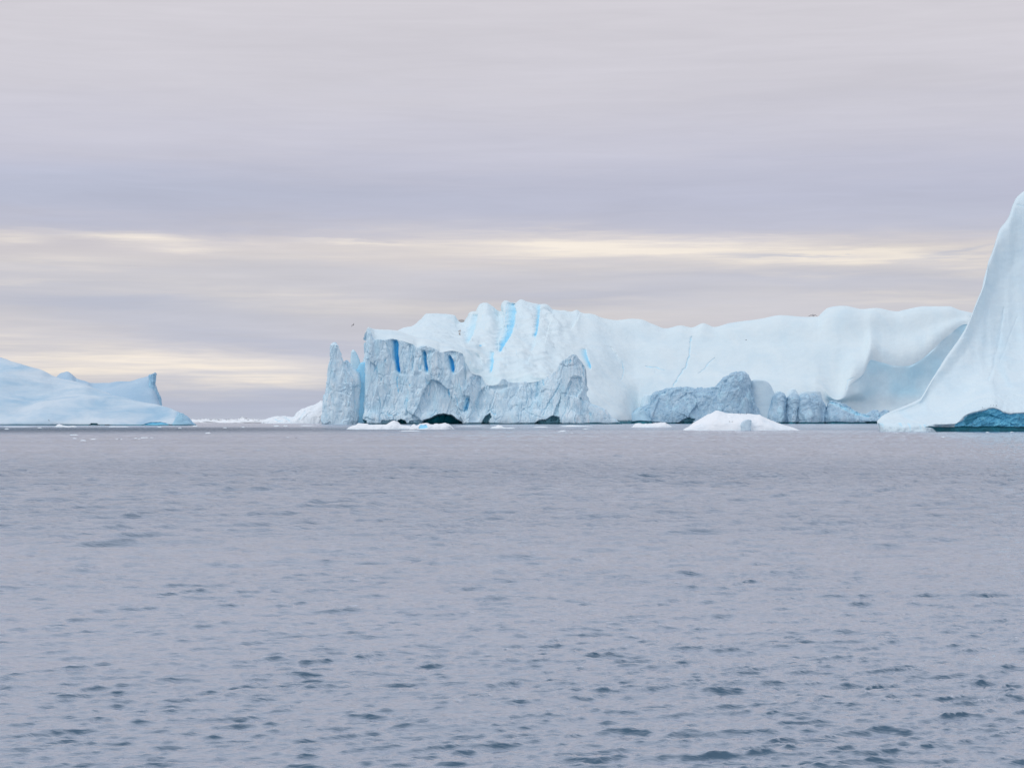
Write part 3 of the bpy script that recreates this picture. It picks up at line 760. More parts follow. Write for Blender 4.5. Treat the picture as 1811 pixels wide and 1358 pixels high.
dn_wall = [
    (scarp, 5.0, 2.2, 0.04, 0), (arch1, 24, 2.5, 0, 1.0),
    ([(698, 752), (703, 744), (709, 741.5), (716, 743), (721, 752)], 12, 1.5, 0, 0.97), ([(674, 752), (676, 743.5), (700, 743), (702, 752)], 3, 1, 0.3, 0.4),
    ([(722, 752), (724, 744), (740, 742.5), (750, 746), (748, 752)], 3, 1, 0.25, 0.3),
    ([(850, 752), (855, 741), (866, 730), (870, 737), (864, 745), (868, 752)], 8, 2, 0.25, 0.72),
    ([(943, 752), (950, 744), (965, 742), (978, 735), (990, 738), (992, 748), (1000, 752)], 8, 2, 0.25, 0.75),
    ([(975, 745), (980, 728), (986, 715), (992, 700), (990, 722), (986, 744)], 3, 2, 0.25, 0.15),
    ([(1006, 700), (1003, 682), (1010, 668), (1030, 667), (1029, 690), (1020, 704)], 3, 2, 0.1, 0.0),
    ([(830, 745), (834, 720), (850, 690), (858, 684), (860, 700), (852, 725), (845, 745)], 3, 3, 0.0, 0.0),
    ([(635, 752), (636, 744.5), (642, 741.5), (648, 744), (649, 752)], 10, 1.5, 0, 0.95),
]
def ice_wall(P, px, py, V, N):
    up = ss(N[..., 2], 0.55, 0.85)
    k = (1 - ss(V, 0.775, 0.80)) * (1 - 0.55 * up)
    lump = ss(fbm(P / 14 + 3, 2), 0.1, 0.6) * ss(px, 800, 830) * (1 - ss(px, 900, 930)) * ss(py, 700, 655) * 0.7
    return np.clip(k - lump, 0, 1)
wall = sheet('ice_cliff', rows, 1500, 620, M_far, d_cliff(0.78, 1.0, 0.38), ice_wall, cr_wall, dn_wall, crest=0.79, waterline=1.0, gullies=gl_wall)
attach(wall, main)

foot = sheet('ice_ridge', [
    (0.0, [(1026, 1026, Zw, 1880), (1060, 1060, Zw, 1888), (1100, 1100, Zw, 1905)]),
    (0.15, [(1026, 1026, 746, 1880), (1060, 1060, 746, 1888), (1100, 1100, 748, 1905)]),
    (0.6, [(1026, 1027, 712, 1890), (1036, 1036, 708, 1890), (1043, 1043, 714, 1892), (1053, 1053, 716, 1895), (1066, 1066, 721, 1898), (1075, 1075, 727.5, 1900), (1083, 1083, 739, 1903), (1088, 1088, 741, 1904), (1095, 1095, 746, 1905), (1100, 1100, 750, 1907)]),
    (0.8, [(1026, 1027, 716, 1905), (1053, 1053, 722, 1910), (1075, 1075, 735, 1912), (1100, 1100, 751, 1912)]),
    (1.0, [(1026, 1026, Zw, 1925), (1100, 1100, Zw, 1925)])], 300, 160, M_far, d_cliff(0.35, 0.6), 1.0,
    [([(1075, 735), (1084, 738), (1092, 746)], 1.0, 3, 0.3)], parent=None, crest=0.6, waterline=1.2)
attach(foot, main)
wedge = column('blue_ice_wedge', [(720, 1132, 1134), (722, 1128, 1137), (729, 1118, 1144), (738, 1106, 1150), (747, 1095, 1156), (752, 1090, 1158)], M_lobe, 2115, 24, 160, 120, disp=d_cliff(0.4, 0.8), ice=1.0, blue=0.26, waterline=2.6)
attach(wedge, main)

# ---- spires at the left end
def spire(name, levels, Yc, th, amp=0.45, **kw):
    o = column(name, levels, M_far, Yc, th, kw.pop('nu', 260), kw.pop('nv', 300), disp=d_cliff(amp, kw.pop('S', 0.75), 0.4), **kw); attach(o, main); return o
spire('ice_spire', [(605, 585.5, 599), (620, 584, 603), (633, 582.5, 607), (645, 580.5, 612), (660, 579, 618), (685, 577, 624), (705, 573, 627), (722, 571, 628), (740, 570, 627), (752, 570, 626)], 1888, 13, 0.85,
      cracks=[([(609, 704), (611, 712), (612, 718)], 2.0, 7, 0.82), ([(608, 692), (609, 701)], 1.0, 3, 0.4), ([(586, 608), (587, 620)], 1.6, 2, 0.05), ([(599, 612), (597, 622)], 0.8, 3, 0.3),
              ([(600, 640), (596, 660)], 6, 2.5, 0.22), ([(588, 650), (586, 690)], 1.0, 3, 0.1), ([(598, 690), (596, 720)], 0.9, 3, 0.15)],
      dents=[([(571, 744), (571, 741.3), (612, 741), (617, 742), (617, 745)], 2, 1, 0.3, 0.55), ([(608, 753), (609, 742), (616, 741), (620, 746), (619, 753)], 7, 1, 0, 1.0)], blue=0.04)
spire('ice_spire', [(636, 608, 614), (650, 604, 624), (662, 602, 634), (680, 600, 637), (705, 604, 636), (740, 612, 636), (752, 612, 636)], 1898, 14, 0.85,
      cracks=[([(620, 650), (622, 658), (626, 660)], 1.3, 4, 0.75), ([(628, 650), (634, 656)], 1.0, 3, 0.5)], blue=0.10)
spire('ice_spire', [(618, 622, 627), (630, 620, 634), (648, 619, 639), (680, 616, 644), (752, 614, 646)], 1925, 9, 0.25, ice=0.35, blue=0.22)
spire('ice_spire', [(616, 648, 653), (630, 644, 658), (650, 641, 662), (690, 640, 662), (752, 640, 662)], 1915, 14, 0.5, ice=0.7, blue=0.08)
spire('blue_ice_pillar', [(640, 638, 646), (650, 634, 650), (660, 628, 652), (700, 628, 652), (752, 630, 652)], 1904, 14, 0.4, ice=0.1, blue=0.46, S=0.6)

# ---- grey lobes at the foot of the slope
lt = [(1118, 1118, 750), (1123, 1123, 733), (1133, 1133, 722), (1151, 1151, 714), (1157, 1157, 698), (1173, 1173, 693), (1190, 1190, 689), (1217, 1217, 687), (1235, 1235, 690), (1261, 1261, 687), (1274, 1274, 679),
      (1281, 1281, 670), (1289, 1289, 667), (1296, 1296.5, 661), (1316, 1316, 660), (1323, 1323, 670), (1326, 1326, 687), (1341, 1341, 712), (1354, 1354, 730), (1360, 1360.5, 719), (1369, 1369, 705), (1382, 1382.6, 698),
      (1389, 1389, 716.6), (1394, 1394, 708), (1405, 1405, 700), (1411, 1411, 711), (1422, 1422, 701), (1442, 1442, 701), (1453, 1453, 712), (1462, 1462, 725.5), (1469, 1469, 711), (1488, 1488, 715),
      (1502, 1502, 723), (1529, 1529, 734), (1537, 1537, 731.5), (1549, 1549, 728), (1557, 1557, 731), (1566, 1566, 727), (1575, 1575, 731), (1600, 1600, 745)]
lb = [(1118, 2120), (1160, 2105), (1230, 2095), (1300, 2090), (1354, 2112), (1380, 2095), (1390, 2104), (1404, 2094), (1411, 2102), (1430, 2092), (1461, 2110), (1475, 2098), (1530, 2112), (1560, 2108), (1600, 2120)]
LB = lambda t: float(np.interp(t, [b[0] for b in lb], [b[1] for b in lb]))
rows = [(0.0, [(t, t, Zw, b) for t, b in lb]), (0.1, [(t, t, 744, b) for t, b in lb]),
        (0.45, [(t, px, 0.45 * 748 + 0.55 * py, LB(t) + 6) for t, px, py in lt]), (0.78, [(t, px, py, LB(t) + 22) for t, px, py in lt]),
        (0.83, [(t, px, py + 1.5, LB(t) + 36) for t, px, py in lt]), (0.95, [(t, px, min(py + 14, 746), LB(t) + 62) for t, px, py in lt]), (1.0, [(t, px, Zw, LB(t) + 80) for t, px, py in lt])]
def d_lobe(P, px, py, V, N, A):
    s = d_cliff(0.75, 0.75, 0.6)(P, px, py, V, N, A)
    u = (P[..., 0] + 0.45 * P[..., 2])
    rib = 1.3 * ridged(np.stack([u / 13, P[..., 1] / 40, P[..., 2] / 45], -1), 2) * (1 - ss(V, 0.6, 0.8))
    A['blue'] = np.maximum(A['blue'], 0.22 * ss(ridged(P / 9 + 2, 2), 0.9, 1.4) * 0)
    return s * (1 - 0.3 * ss(V, 0.65, 0.8)) + rib + 1.3 * ridged(P / 7.0 + 4, 3) * ss(V, 0.35, 0.7)
lob = sheet('ice_buttress', rows, 1200, 320, M_lobe, d_lobe, 1.0,
    [([(1152, 716), (1164, 700), (1176, 694)], 3, 4, 0.0), ([(1205, 705), (1216, 696), (1230, 705)], 3, 5, 0.1), ([(1283, 675), (1290, 672), (1296, 664)], 2, 3, 0.2),
     ([(1130, 745), (1140, 728), (1152, 720)], 1.5, 4, 0.2), ([(1469, 712), (1480, 716), (1498, 724), (1520, 734), (1536, 737)], 3.2, 5, 0.50), ([(1354, 745), (1356, 728)], 1.5, 5, 0.2),
     ([(1390, 745), (1391, 722)], 1.5, 5, 0.2), ([(1405, 742), (1404, 720)], 2, 4, 0.2), ([(1461, 745), (1461, 730)], 1.6, 5, 0.2), ([(1549, 730), (1554, 740)], 1.2, 4, 0.35), ([(1566, 728), (1560, 738)], 1.2, 4, 0.3)],
    [([(1190, 752), (1205, 744), (1216, 738), (1228, 741), (1224, 746), (1232, 752)], 6, 2, 0.2, 0.7), ([(1540, 752), (1530, 746), (1560, 744.5), (1560, 752)], 4, 1, 0, 0.8)], crest=0.78, waterline=1.5)
attach(lob, main)
# paler ice standing between the lobes and the slope
def mound(name, lv, Yc, th, parent, mat=M_far, amp=0.2, ice=0.55, blue=0.0, S=0.8, **kw):
    o = column(name, lv, mat, Yc, th, 140, 140, disp=d_cliff(amp, S), ice=ice, blue=blue, **kw)
    if parent is not None: attach(o, parent)
    return o
mound('ice_mound', [(671, 1330, 1346), (677, 1326, 1358), (694, 1320, 1368), (715, 1315, 1378), (748, 1310, 1385)], 2135, 26, main, M_lobe, 0.25, 0.45, 0.10)
mound('ice_mound', [(697, 1140, 1157), (706, 1136, 1162), (720, 1132, 1168), (748, 1130, 1175)], 2150, 20, main, M_far, 0.2, 0.5)
mound('ice_mound', [(687, 1399, 1404), (696, 1392, 1412), (715, 1380, 1430), (748, 1372, 1440)], 2140, 20, main, M_far, 0.25, 0.4)
mound('ice_mound', [(691, 1420, 1450), (700, 1412, 1453), (715, 1408, 1456), (748, 1405, 1462)], 2142, 18, main, M_lobe, 0.15, 0.35)
mound('ice_mound', [(690, 1374, 1380), (696, 1370, 1384), (712, 1362, 1392), (748, 1356, 1400)], 2146, 16, main, M_far, 0.2, 0.35)

# ------------------------------------------------------------------ left iceberg
left = thing('iceberg', 'smooth pale blue iceberg with a thin pinnacle, at the left edge', 'iceberg', (wx(60, 1600), 1600, 0))
lc = [(-420, 742), (-330, 690), (-220, 640), (-120, 622), (-50, 624), (0, 632.5), (24, 641), (50, 648), (72, 654), (93, 664), (112, 670), (135, 675), (151, 679), (167, 687), (199, 697.5), (239, 708), (286, 717.5), (306, 723.5), (318, 731), (328, 738), (338, 748), (346, 752)]
def LY(t): return float(np.interp(t, [-420, 0, 180, 338, 346], [1760, 1700, 1650, 1580, 1570]))
lbs = [(-420, 1620), (0, 1555), (150, 1540), (300, 1535), (338, 1545), (346, 1555)]
LBS = lambda t: float(np.interp(t, [b[0] for b in lbs], [b[1] for b in lbs]))
def lrow(f, g): return [(t, t, 750 + (py - 750) * f, LBS(t) + (LY(t) - LBS(t)) * g) for t, py in lc]
rows = [(0, [(t, t, Zw, b) for t, b in lbs]), (0.07, [(t, t, 750.3, b + 1) for t, b in lbs]), (0.25, lrow(0.30, 0.22)), (0.45, lrow(0.55, 0.50)), (0.65, lrow(0.8, 0.72)), (0.84, lrow(1, 1)),
        (0.9, [(t, t, py + 3, LY(t) + 40) for t, py in lc]), (1.0, [(t, t, Zw, LY(t) + 200) for t, py in lc])]
def d_left(P, px, py, V, N, A):
    s = d_snow(0.8, 0.8, 0.5)(P, px, py, V, N, A) * (1 - 0.6 * ss(V, 0.7, 0.84))
    rip = 0.35 * perlin(np.stack([P[..., 0] / 30, P[..., 1] / 30, P[..., 2] / 2.6], -1)) + 0.2 * perlin(np.stack([P[..., 0] / 14, P[..., 1] / 20, P[..., 2] / 1.2], -1))
    big = 9.0 * perlin(np.stack([(P[..., 0] - P[..., 2] * 1.2) / 60, P[..., 1] / 90, P[..., 2] / 26], -1) + 1.7) * (1 - ss(V, 0.66, 0.84)) * ss(V, 0.02, 0.2)
    end = ss(px, 300, 320) * d_cliff(0.3, 0.5)(P, px, py, V, N, A)
    return s + rip + big + end
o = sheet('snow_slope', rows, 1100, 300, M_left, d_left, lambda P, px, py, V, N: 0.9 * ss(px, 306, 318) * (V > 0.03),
    [([(312, 745), (316, 738)], 1.0, 3, 0.4), ([(324, 735), (328, 745)], 1.2, 3, 0.5)],
    [([(157, 752), (160, 749), (170, 748.6), (178, 752)], 3, 0.8, 0, 0.8), ([(186, 752), (188, 750), (193, 750), (195, 752)], 2, 0.6, 0, 0.7),
     ([(250, 753), (256, 748.6), (268, 747.5), (284, 746.5), (296, 748), (304, 753)], 3, 1, 0.55, 0.25)], crest=0.84, waterline=0.5)
attach(o, left)
rows = [(0, [(85, 85, Zw, 1640), (285, 285, Zw, 1620)]),
        (0.35, [(85, 85, 712, 1660), (150, 150, 710, 1650), (220, 220, 714, 1640), (285, 285, 735, 1632)]),
        (0.8, [(85, 85, 690, 1745), (100, 100, 667, 1745), (107, 107, 660.5, 1745), (113, 113, 658.5, 1745), (119, 119, 657, 1745), (127, 127, 662, 1742), (135, 135, 669.5, 1740), (151, 151, 675.5, 1735), (167, 167, 680, 1725), (185, 185, 678.5, 1715), (209, 209, 675.5, 1700), (229, 229, 674, 1690), (242, 242, 670, 1683), (255, 255, 667, 1678), (266, 266, 664, 1676), (275, 275, 680, 1675), (285, 285, 720, 1675)]),
        (0.86, [(85, 85, 694, 1765), (119, 119, 660, 1765), (150, 150, 678, 1755), (229, 229, 677, 1710), (266, 266, 668, 1695), (285, 285, 724, 1690)]),
        (1, [(85, 85, Zw, 1850), (285, 285, Zw, 1760)])]
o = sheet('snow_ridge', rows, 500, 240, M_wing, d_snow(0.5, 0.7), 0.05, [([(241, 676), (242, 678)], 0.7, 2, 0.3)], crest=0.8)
attach(o, left)
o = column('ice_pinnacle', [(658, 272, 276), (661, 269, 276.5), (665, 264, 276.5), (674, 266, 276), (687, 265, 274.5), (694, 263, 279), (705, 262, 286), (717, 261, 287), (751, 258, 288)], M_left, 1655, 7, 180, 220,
           disp=d_cliff(0.8, 0.5, 0.5), ice=1.0, blue=0.12, cracks=[([(264, 690), (263, 705)], 1.0, 3, 0.4), ([(272, 668), (270, 690)], 1.4, 2, 0.3)])
attach(o, left)
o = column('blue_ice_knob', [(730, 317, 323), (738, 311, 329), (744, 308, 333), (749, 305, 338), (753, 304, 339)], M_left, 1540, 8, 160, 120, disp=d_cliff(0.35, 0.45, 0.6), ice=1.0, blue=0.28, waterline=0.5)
attach(o, left)

# ------------------------------------------------------------------ right iceberg
right = thing('iceberg', 'towering smooth white iceberg at the right edge with a blue hollow at its foot', 'iceberg', (wx(1720, 800), 800, 0))
rc = [(1546, 1557, 769), (1549, 1551, 747.5), (1556, 1556, 739), (1563, 1563, 732.5), (1590, 1590, 720), (1608, 1608, 712), (1627, 1626, 703.5), (1632, 1631, 696), (1637, 1637, 686), (1671, 1671, 635), (1705, 1705, 584), (1718, 1717, 557), (1725, 1724, 537), (1739, 1738.5, 500), (1749, 1748, 459), (1755, 1753, 448), (1759, 1758, 435), (1768, 1767, 408), (1785, 1784, 384),
      (1793, 1792, 361), (1800, 1799, 348), (1811, 1811, 338), (1840, 1840, 320), (1880, 1880, 300), (1930, 1930, 330), (2000, 2000, 430), (2080, 2080, 560), (2160, 2160, 690), (2220, 2220, 748)]
def RY(py): return 790 + (748 - py) * 0.26
foot_r = [(1546, 1557, 769, 786), (1549, 1553, 748, 778), (1556, 1555, 748, 774), (1563, 1561, 747.5, 770), (1590, 1590, 748, 764), (1627, 1627, 748.5, 762), (1637, 1637, 749, 761), (1660, 1660, 750, 761), (1690, 1690, 749, 762), (1705, 1705, 736, 764), (1726, 1726, 727, 765), (1757, 1757, 721, 766), (1776, 1776, 728, 766), (1795, 1795, 730, 766), (1811, 1811, 730, 766), (1900, 1900, 735, 768), (2000, 2000, 742, 772), (2220, 2220, 749, 800)]
cpy = lambda t: float(np.interp(t, [c[0] for c in rc], [c[2] for c in rc]))
fpy = lambda t, i: float(np.interp(t, [c[0] for c in foot_r], [c[i] for c in foot_r]))
def rrow(f, g):
    out = []
    for t, px, py in rc:
        fp = fpy(t, 2); fx = fpy(t, 1); Yf = fpy(t, 3); Yc = RY(py)
        out.append((t, fx + (px - fx) * f, fp + (py - fp) * f, Yf + (Yc - Yf) * g))
    return out
rows = [(0, [(t, px + (3 if t < 1566 else 0), Zw, Yd - (6.5 if t < 1660 else -2)) for t, px, py, Yd in foot_r]), (0.07, [(t, px + (3 if t < 1566 else 0), 754.5 if t > 1547 else 769, Yd - (5.0 if t < 1660 else -2)) for t, px, py, Yd in foot_r]),
        (0.16, foot_r), (0.22, rrow(0.07, 0.16)), (0.32, rrow(0.16, 0.34)), (0.5, rrow(0.38, 0.62)), (0.68, rrow(0.7, 0.84)), (0.85, [(t, px, py, RY(py)) for t, px, py in rc]),
        (0.9, [(t, px + 3, py + 8, RY(py) + 26) for t, px, py in rc]), (1, [(t, px, Zw, RY(py) + (150 if t > 1547 else 4)) for t, px, py in rc])]
cave = [(1688, 756), (1689.5, 750), (1700, 744), (1704.6, 736.5), (1714, 732), (1726, 728), (1741, 726), (1748, 722.5), (1757, 722), (1767, 724), (1776, 730.5), (1788, 732.5), (1796, 730.5), (1811, 731), (1850, 735), (1900, 742), (1960, 756)]
bandp = [(1636, 754.6), (1690, 754.4), (1811, 754.2), (1980, 754), (1990, 768), (1662, 768), (1650, 758)]
def d_right(P, px, py, V, N, A):
    flow = np.stack([(P[..., 0] - 0.12 * P[..., 2]) / 7.5, P[..., 1] / 40, P[..., 2] / 55], -1)
    s = 0.55 * perlin(flow) + 0.2 * perlin(flow * np.array([2.6, 2, 1.6]) + 4) + 2.6 * perlin(P / np.array([40, 60, 60]) + 2.2)
    fine = 0.12 * fbm(P / np.array([3.5, 4, 1.4]), 3) + 0.25 * fbm(P / 6, 2)
    k = ss(V, 0.18, 0.34) * (1 - 0.7 * ss(V, 0.75, 0.85))
    A['blue'] = np.maximum(A['blue'], 0.18 * ss(perlin(flow * np.array([1.0, 1, 0.8]) + 4), 0.15, 0.6) * k)
    st_ = ss(perlin(np.stack([P[..., 0] / 1.3, P[..., 2] * 0, P[..., 2] / 8], -1)), 0.15, 0.5) * (V < 0.15) * (px < 1690)
    A['blue'] = np.maximum(A['blue'], 0.32 * st_)
    A['blue'] = np.maximum(A['blue'], 0.10 * (V < 0.15) * (px < 1690))
    ins = ss(-poly_sdf(px, py, cave), -1, 2)
    A['ice'] = np.maximum(A['ice'], ins)
    u = np.stack([(P[..., 0] * 0.5 - P[..., 2] * 0.9) / 2.0, P[..., 1] / 6, (P[..., 2] + P[..., 0] * 0.35) / 4.5], -1)
    inner = ins * (1.1 * ridged(u, 3) + 0.5 * facets(P / 2.2)[0])
    return s * k + fine * (0.3 + 0.7 * k) + 0.35 * fbm(P / 2.2, 3) * (V < 0.24) - 0.9 * ins + inner
right_o = sheet('snow_face', rows, 1500, 520, M_right, d_right, lambda P, px, py, V, N: 0.03,
    [([(1775, 545), (1771, 575), (1763, 620), (1755, 655), (1748, 672)], 3.2, 1.0, 0.15), ([(1801, 362), (1812, 366)], 2.0, 0.8, 0.25), ([(1637, 746), (1642, 753), (1652, 755.5)], 0.9, 1.2, 0.3),
     ([(1800, 560), (1785, 600), (1768, 640)], 2.0, 0.8, 0.08), ([(1795, 352), (1790, 372), (1786, 384)], 2.5, 0.8, 0.1)],
    [(cave, 1.2, 1.6, 0.0, 0.0), ([(1704, 745), (1712, 734), (1735, 729), (1748, 731), (1765, 738), (1775, 743), (1750, 736), (1730, 738), (1718, 748), (1708, 752)], 1.2, 1.5, 0.0, 0.45), (bandp, 2.2, 0.8, 0, 0.93)], crest=0.85)
attach(right_o, right)


# ------------------------------------------------------------------ low ice further out, floes and growlers
def floe(name, top, Yd, depth, label, cat='ice floe', group=None, mat=M_small, nu=120, nv=60, S=0.2, amp=0.35, ice=0.08, blue_base=0.25, cracks=(), dents=(), parent=None, base_z=-0.6):
    """top: silhouette [(px, py)] from left to right, ends at the waterline"""
    L, R_ = top[0][0], top[-1][0]; mid = (L + R_) / 2; hw = (R_ - L) / 2
    def arc(t): return 1 - math.sqrt(max(0, 1 - min(1, abs((t - mid) / hw)) ** 2))
    fr = [(p, p, ('z', base_z), Yd + depth * 0.5 * arc(p)) for p, _ in top]
    f1 = [(p, p, ('z', 0.35 * (wz(q, Yd))), Yd + depth * (0.06 + 0.45 * arc(p))) for p, q in top]
    f2 = [(p, p, ('z', 0.75 * (wz(q, Yd))), Yd + depth * (0.24 + 0.28 * arc(p))) for p, q in top]
    cr = [(p, p, q, Yd + depth * 0.52) for p, q in top]
    bk = [(p, p, ('z', 0.6 * wz(q, Yd)), Yd + depth * (0.8 - 0.2 * arc(p))) for p, q in top]
    bb = [(p, p, ('z', base_z), Yd + depth * (1 - 0.45 * arc(p))) for p, q in top]
    def dsp(P, px, py, V, N, A):
        A['blue'] = np.maximum(A['blue'], blue_base * (1 - ss(P[..., 2], 0.15, 0.9)) * (0.6 + 0.6 * perlin(P / (4 * S * 5))))
        return S * (amp * (2.2 * fbm(P / (8 * S), 4) + 2.0 * facets(P / (9 * S))[0]) )
    o = sheet(name, [(0, fr), (0.15, f1), (0.4, f2), (0.62, cr), (0.8, bk), (1, bb)], nu, nv, mat, dsp, ice, cracks, dents, crest=0.62)
    if parent is not None: attach(o, parent)
    elif label: tag(o, label, cat, group)
    return o

# pale low iceberg just left of the spires
floe('iceberg', [(462, 748), (470, 742), (478, 738.5), (496, 736), (507, 737), (520, 737), (524, 731), (535, 723.5), (545, 719), (555, 715.6), (563, 712), (572, 709), (590, 712), (606, 730), (612, 748)], 2240, 70,
     'low pale turquoise iceberg tapering leftwards, at the left foot of the tall spires', 'iceberg', nu=360, nv=140, S=1.0, amp=0.42, ice=0.15, blue_base=0.16,
     cracks=[([(486, 741), (492, 744), (500, 744)], 1.2, 3, 0.4), ([(540, 728), (530, 742)], 1.5, 3, 0.25), ([(505, 739), (512, 744)], 1.5, 3, 0.3)])

# the floating hump with the nub
hump = thing('ice_floe', 'broad low white ice floe with a grey nub and resting birds', 'ice floe', (wx(1310, 850), 850, 0))
o = floe('ice_dome', [(1206, 762.5), (1212, 758), (1219, 754), (1230, 746), (1243, 738), (1256, 731), (1268, 725.5), (1278, 728), (1288, 730.8), (1300, 731), (1321, 731.2), (1333, 733), (1343, 733.5), (1354, 739), (1366, 744), (1376, 748), (1398, 755), (1408, 758.5), (1418, 762.5)], 826, 30,
         None, nu=420, nv=160, S=0.45, amp=0.22, ice=0.03, blue_base=0.2, parent=hump,
         cracks=[([(1228, 756), (1240, 752)], 1.0, 0.5, 0.2), ([(1262, 748), (1270, 745)], 1.0, 0.5, 0.15), ([(1332, 757), (1345, 756)], 2.0, 0.6, 0.1)])
dome_o = o
o = column('ice_nub', [(741.5, 1319, 1327), (744, 1315, 1329), (748, 1311, 1329), (753, 1309.5, 1328), (758, 1310, 1328), (764, 1310, 1328)], M_small, 827, 3.0, 120, 90,
           disp=d_cliff(0.25, 0.2, 0.8), ice=0.75, blue=0.0)
attach(o, hump)

floe('growler', [(1116, 755.8), (1121, 751), (1124, 748.6), (1130, 748.3), (1137, 750), (1143, 749), (1152, 749.2), (1160, 748), (1170, 747.3), (1176, 747), (1181, 750), (1185, 753), (1190, 755.8)], 1145, 22,
     'small lumpy white growler between the tall cliff and the broad floe', 'growler', nu=200, S=0.4, amp=0.3)
floe('growler', [(613, 759.5), (617, 756), (622, 753), (629, 752), (634, 748), (641, 749), (647, 749), (655, 751), (670, 750.5), (682, 751), (689, 747), (697, 743.5), (703, 746.5), (709, 751), (716, 752.5), (724, 753), (733, 759.5)], 915, 20,
     'pale blue growler with one pointed hump, in front of the cracked cliff', 'growler', nu=260, nv=90, S=0.35, amp=0.35, blue_base=0.3)
floe('growler', [(722, 759.5), (728, 753.5), (732, 750.5), (737, 752), (742, 749.5), (751, 748.5), (757, 749), (766, 750.5), (773, 748.6), (780, 750), (787, 748), (793, 749.5), (798, 753), (804, 759.5)], 912, 16,
     'jagged white growler with a blue patch, in front of the dark cave', 'growler', nu=260, nv=90, S=0.35, amp=0.4, blue_base=0.15,
     dents=[([(742, 752), (746, 750.5), (756, 751), (758, 757), (750, 759), (741, 758)], 0.8, 1.0, 0.5, 0)])
floe('growler', [(866, 757.8), (870, 755), (876, 754), (882, 752), (886, 752.5), (891, 756), (898, 756.8), (906, 757), (912, 758)], 1010, 10, 'little pale growler with a low hump, in front of the cliff between teal hollows', 'growler', S=0.3)
floe('ice_floe', [(704, 762.6), (712, 761.3), (725, 761), (738, 761.4), (746, 762.6)], 780, 8, 'thin flat strip of white ice just ahead of the blue-patched growler', S=0.05, amp=0.4)
floe('ice_floe', [(800, 754.6), (812, 753.6), (830, 753.2), (848, 753.4), (862, 754.6)], 1270, 20, 'long flat ice strip beside the jagged growler, at the cliff foot', S=0.06, amp=0.4)
floe('ice_floe', [(940, 756), (950, 754.5), (962, 754.2), (972, 756)], 1150, 10, 'short flat floe left of the long strips under the tall pointed cliff', S=0.08, amp=0.4)
floe('ice_floe', [(985, 754.6), (998, 753), (1010, 752), (1025, 752.6), (1040, 753.4), (1052, 754.6)], 1260, 20, 'long low white floe below the pointed end of the cliff', S=0.12, amp=0.4)
floe('ice_floe', [(986, 763.5), (992, 761.8), (998, 760.8), (1002, 763.2)], 745, 3, 'tiny tilted sliver of ice ahead of the long low floe', S=0.05, amp=0.5)
floe('ice_floe', [(1030, 758.8), (1036, 758), (1043, 758.8)], 950, 4, 'tiny flat chip of ice right of the tilted sliver', S=0.05, amp=0.5)
floe('growler', [(96, 755.5), (101, 751.5), (105, 750), (110, 751.5), (116, 753), (122, 754), (128, 752.6), (133, 753.6), (137, 755.5)], 1170, 12, 'small white growler with a round hump at the foot of the left iceberg', 'growler', S=0.3)
floe('ice_floe', [(121, 770.2), (127, 768.4), (134, 768.2), (141, 770)], 580, 4, 'thin white floe alone on the dark ruffled water below the left iceberg', S=0.06, amp=0.4)
floe('ice_floe', [(190, 755.6), (198, 753.8), (208, 754.2), (222, 754), (230, 755.6)], 1180, 10, 'low flat floe under the middle of the left iceberg', S=0.08, amp=0.4)
floe('ice_floe', [(2, 755.4), (15, 754.3), (40, 754.2), (60, 755.2)], 1200, 10, 'long thin floe along the far left edge under the left iceberg', S=0.08, amp=0.3)
floe('growler', [(361, 767.2), (365, 765), (370, 764.6), (374, 767)], 660, 4, 'tiny rounded growler on open water right of the left iceberg', 'growler', S=0.1)
floe('ice_floe', [(1580, 766.2), (1585, 765), (1592, 766)], 680, 3, 'small ice chip in front of the white skirt of the right iceberg', S=0.06, amp=0.5)
floe('ice_floe', [(1664, 773.4), (1668, 772), (1674, 773.2)], 525, 2, 'nearest little ice chip ahead of the right iceberg', S=0.06, amp=0.5)
floe('ice_floe', [(1742, 765), (1746, 763.8), (1752, 764.8)], 705, 2.5, 'bright ice chip close under the dark wet band', S=0.06, amp=0.5)
floe('ice_floe', [(528, 753.6), (540, 752), (552, 752.6), (562, 753.6)], 1400, 16, 'flat pale floe in front of the low turquoise iceberg', S=0.12, amp=0.35)

# brash ice: fragments too alike to tell apart
rnd = random.Random(4)
proto = floe('ice_fragment', [(900, 768.0), (902, 766.6), (904.5, 766.2), (907, 767.0), (909, 768.0)], 626, 1.4, None, nu=24, nv=14, S=0.05, amp=0.5)
pc = Vector((wx(904.5, 626.5), 626.5, 0))
for v in proto.data.vertices: v.co -= pc
proto.location = pc
spots = [(132, 776, 1), (147, 780, 1.4), (165, 778, 1.5), (207, 777, .9), (214, 777.5, .8), (240, 775.5, .8), (246, 776.5, .7), (253, 775, 1.2), (259, 774.6, .9), (268, 774.5, .8), (292, 775, .6), (509, 774, .7), (282, 756, 1), (318, 757, .8), (345, 754, 1.2),
         (398, 757, .9), (430, 756, .8), (489, 754, 1.3), (505, 753.6, 1), (1012, 766, .6), (1246, 769, .4), (1598, 771, .5), (1756, 767, .5), (1790, 764.6, .8), (70, 757, 1), (12, 759, 1)]
for i, (px, py, s) in enumerate(spots):
    f = proto if i == 0 else proto.copy()
    if i: COL.objects.link(f)
    Yd = F * CAMH / (py - HY)
    f.location = (wx(px, Yd), Yd, 0.02); f.scale = (s * Yd / 626 * 1.0, s * Yd / 626 * 1.2, s * 0.8 * Yd / 626); f.rotation_euler = (0, 0, 0)
    tag(f, 'tiny white fragment of floating ice among scattered bits on the water', 'ice fragment', 'scattered tiny ice fragments on the water')

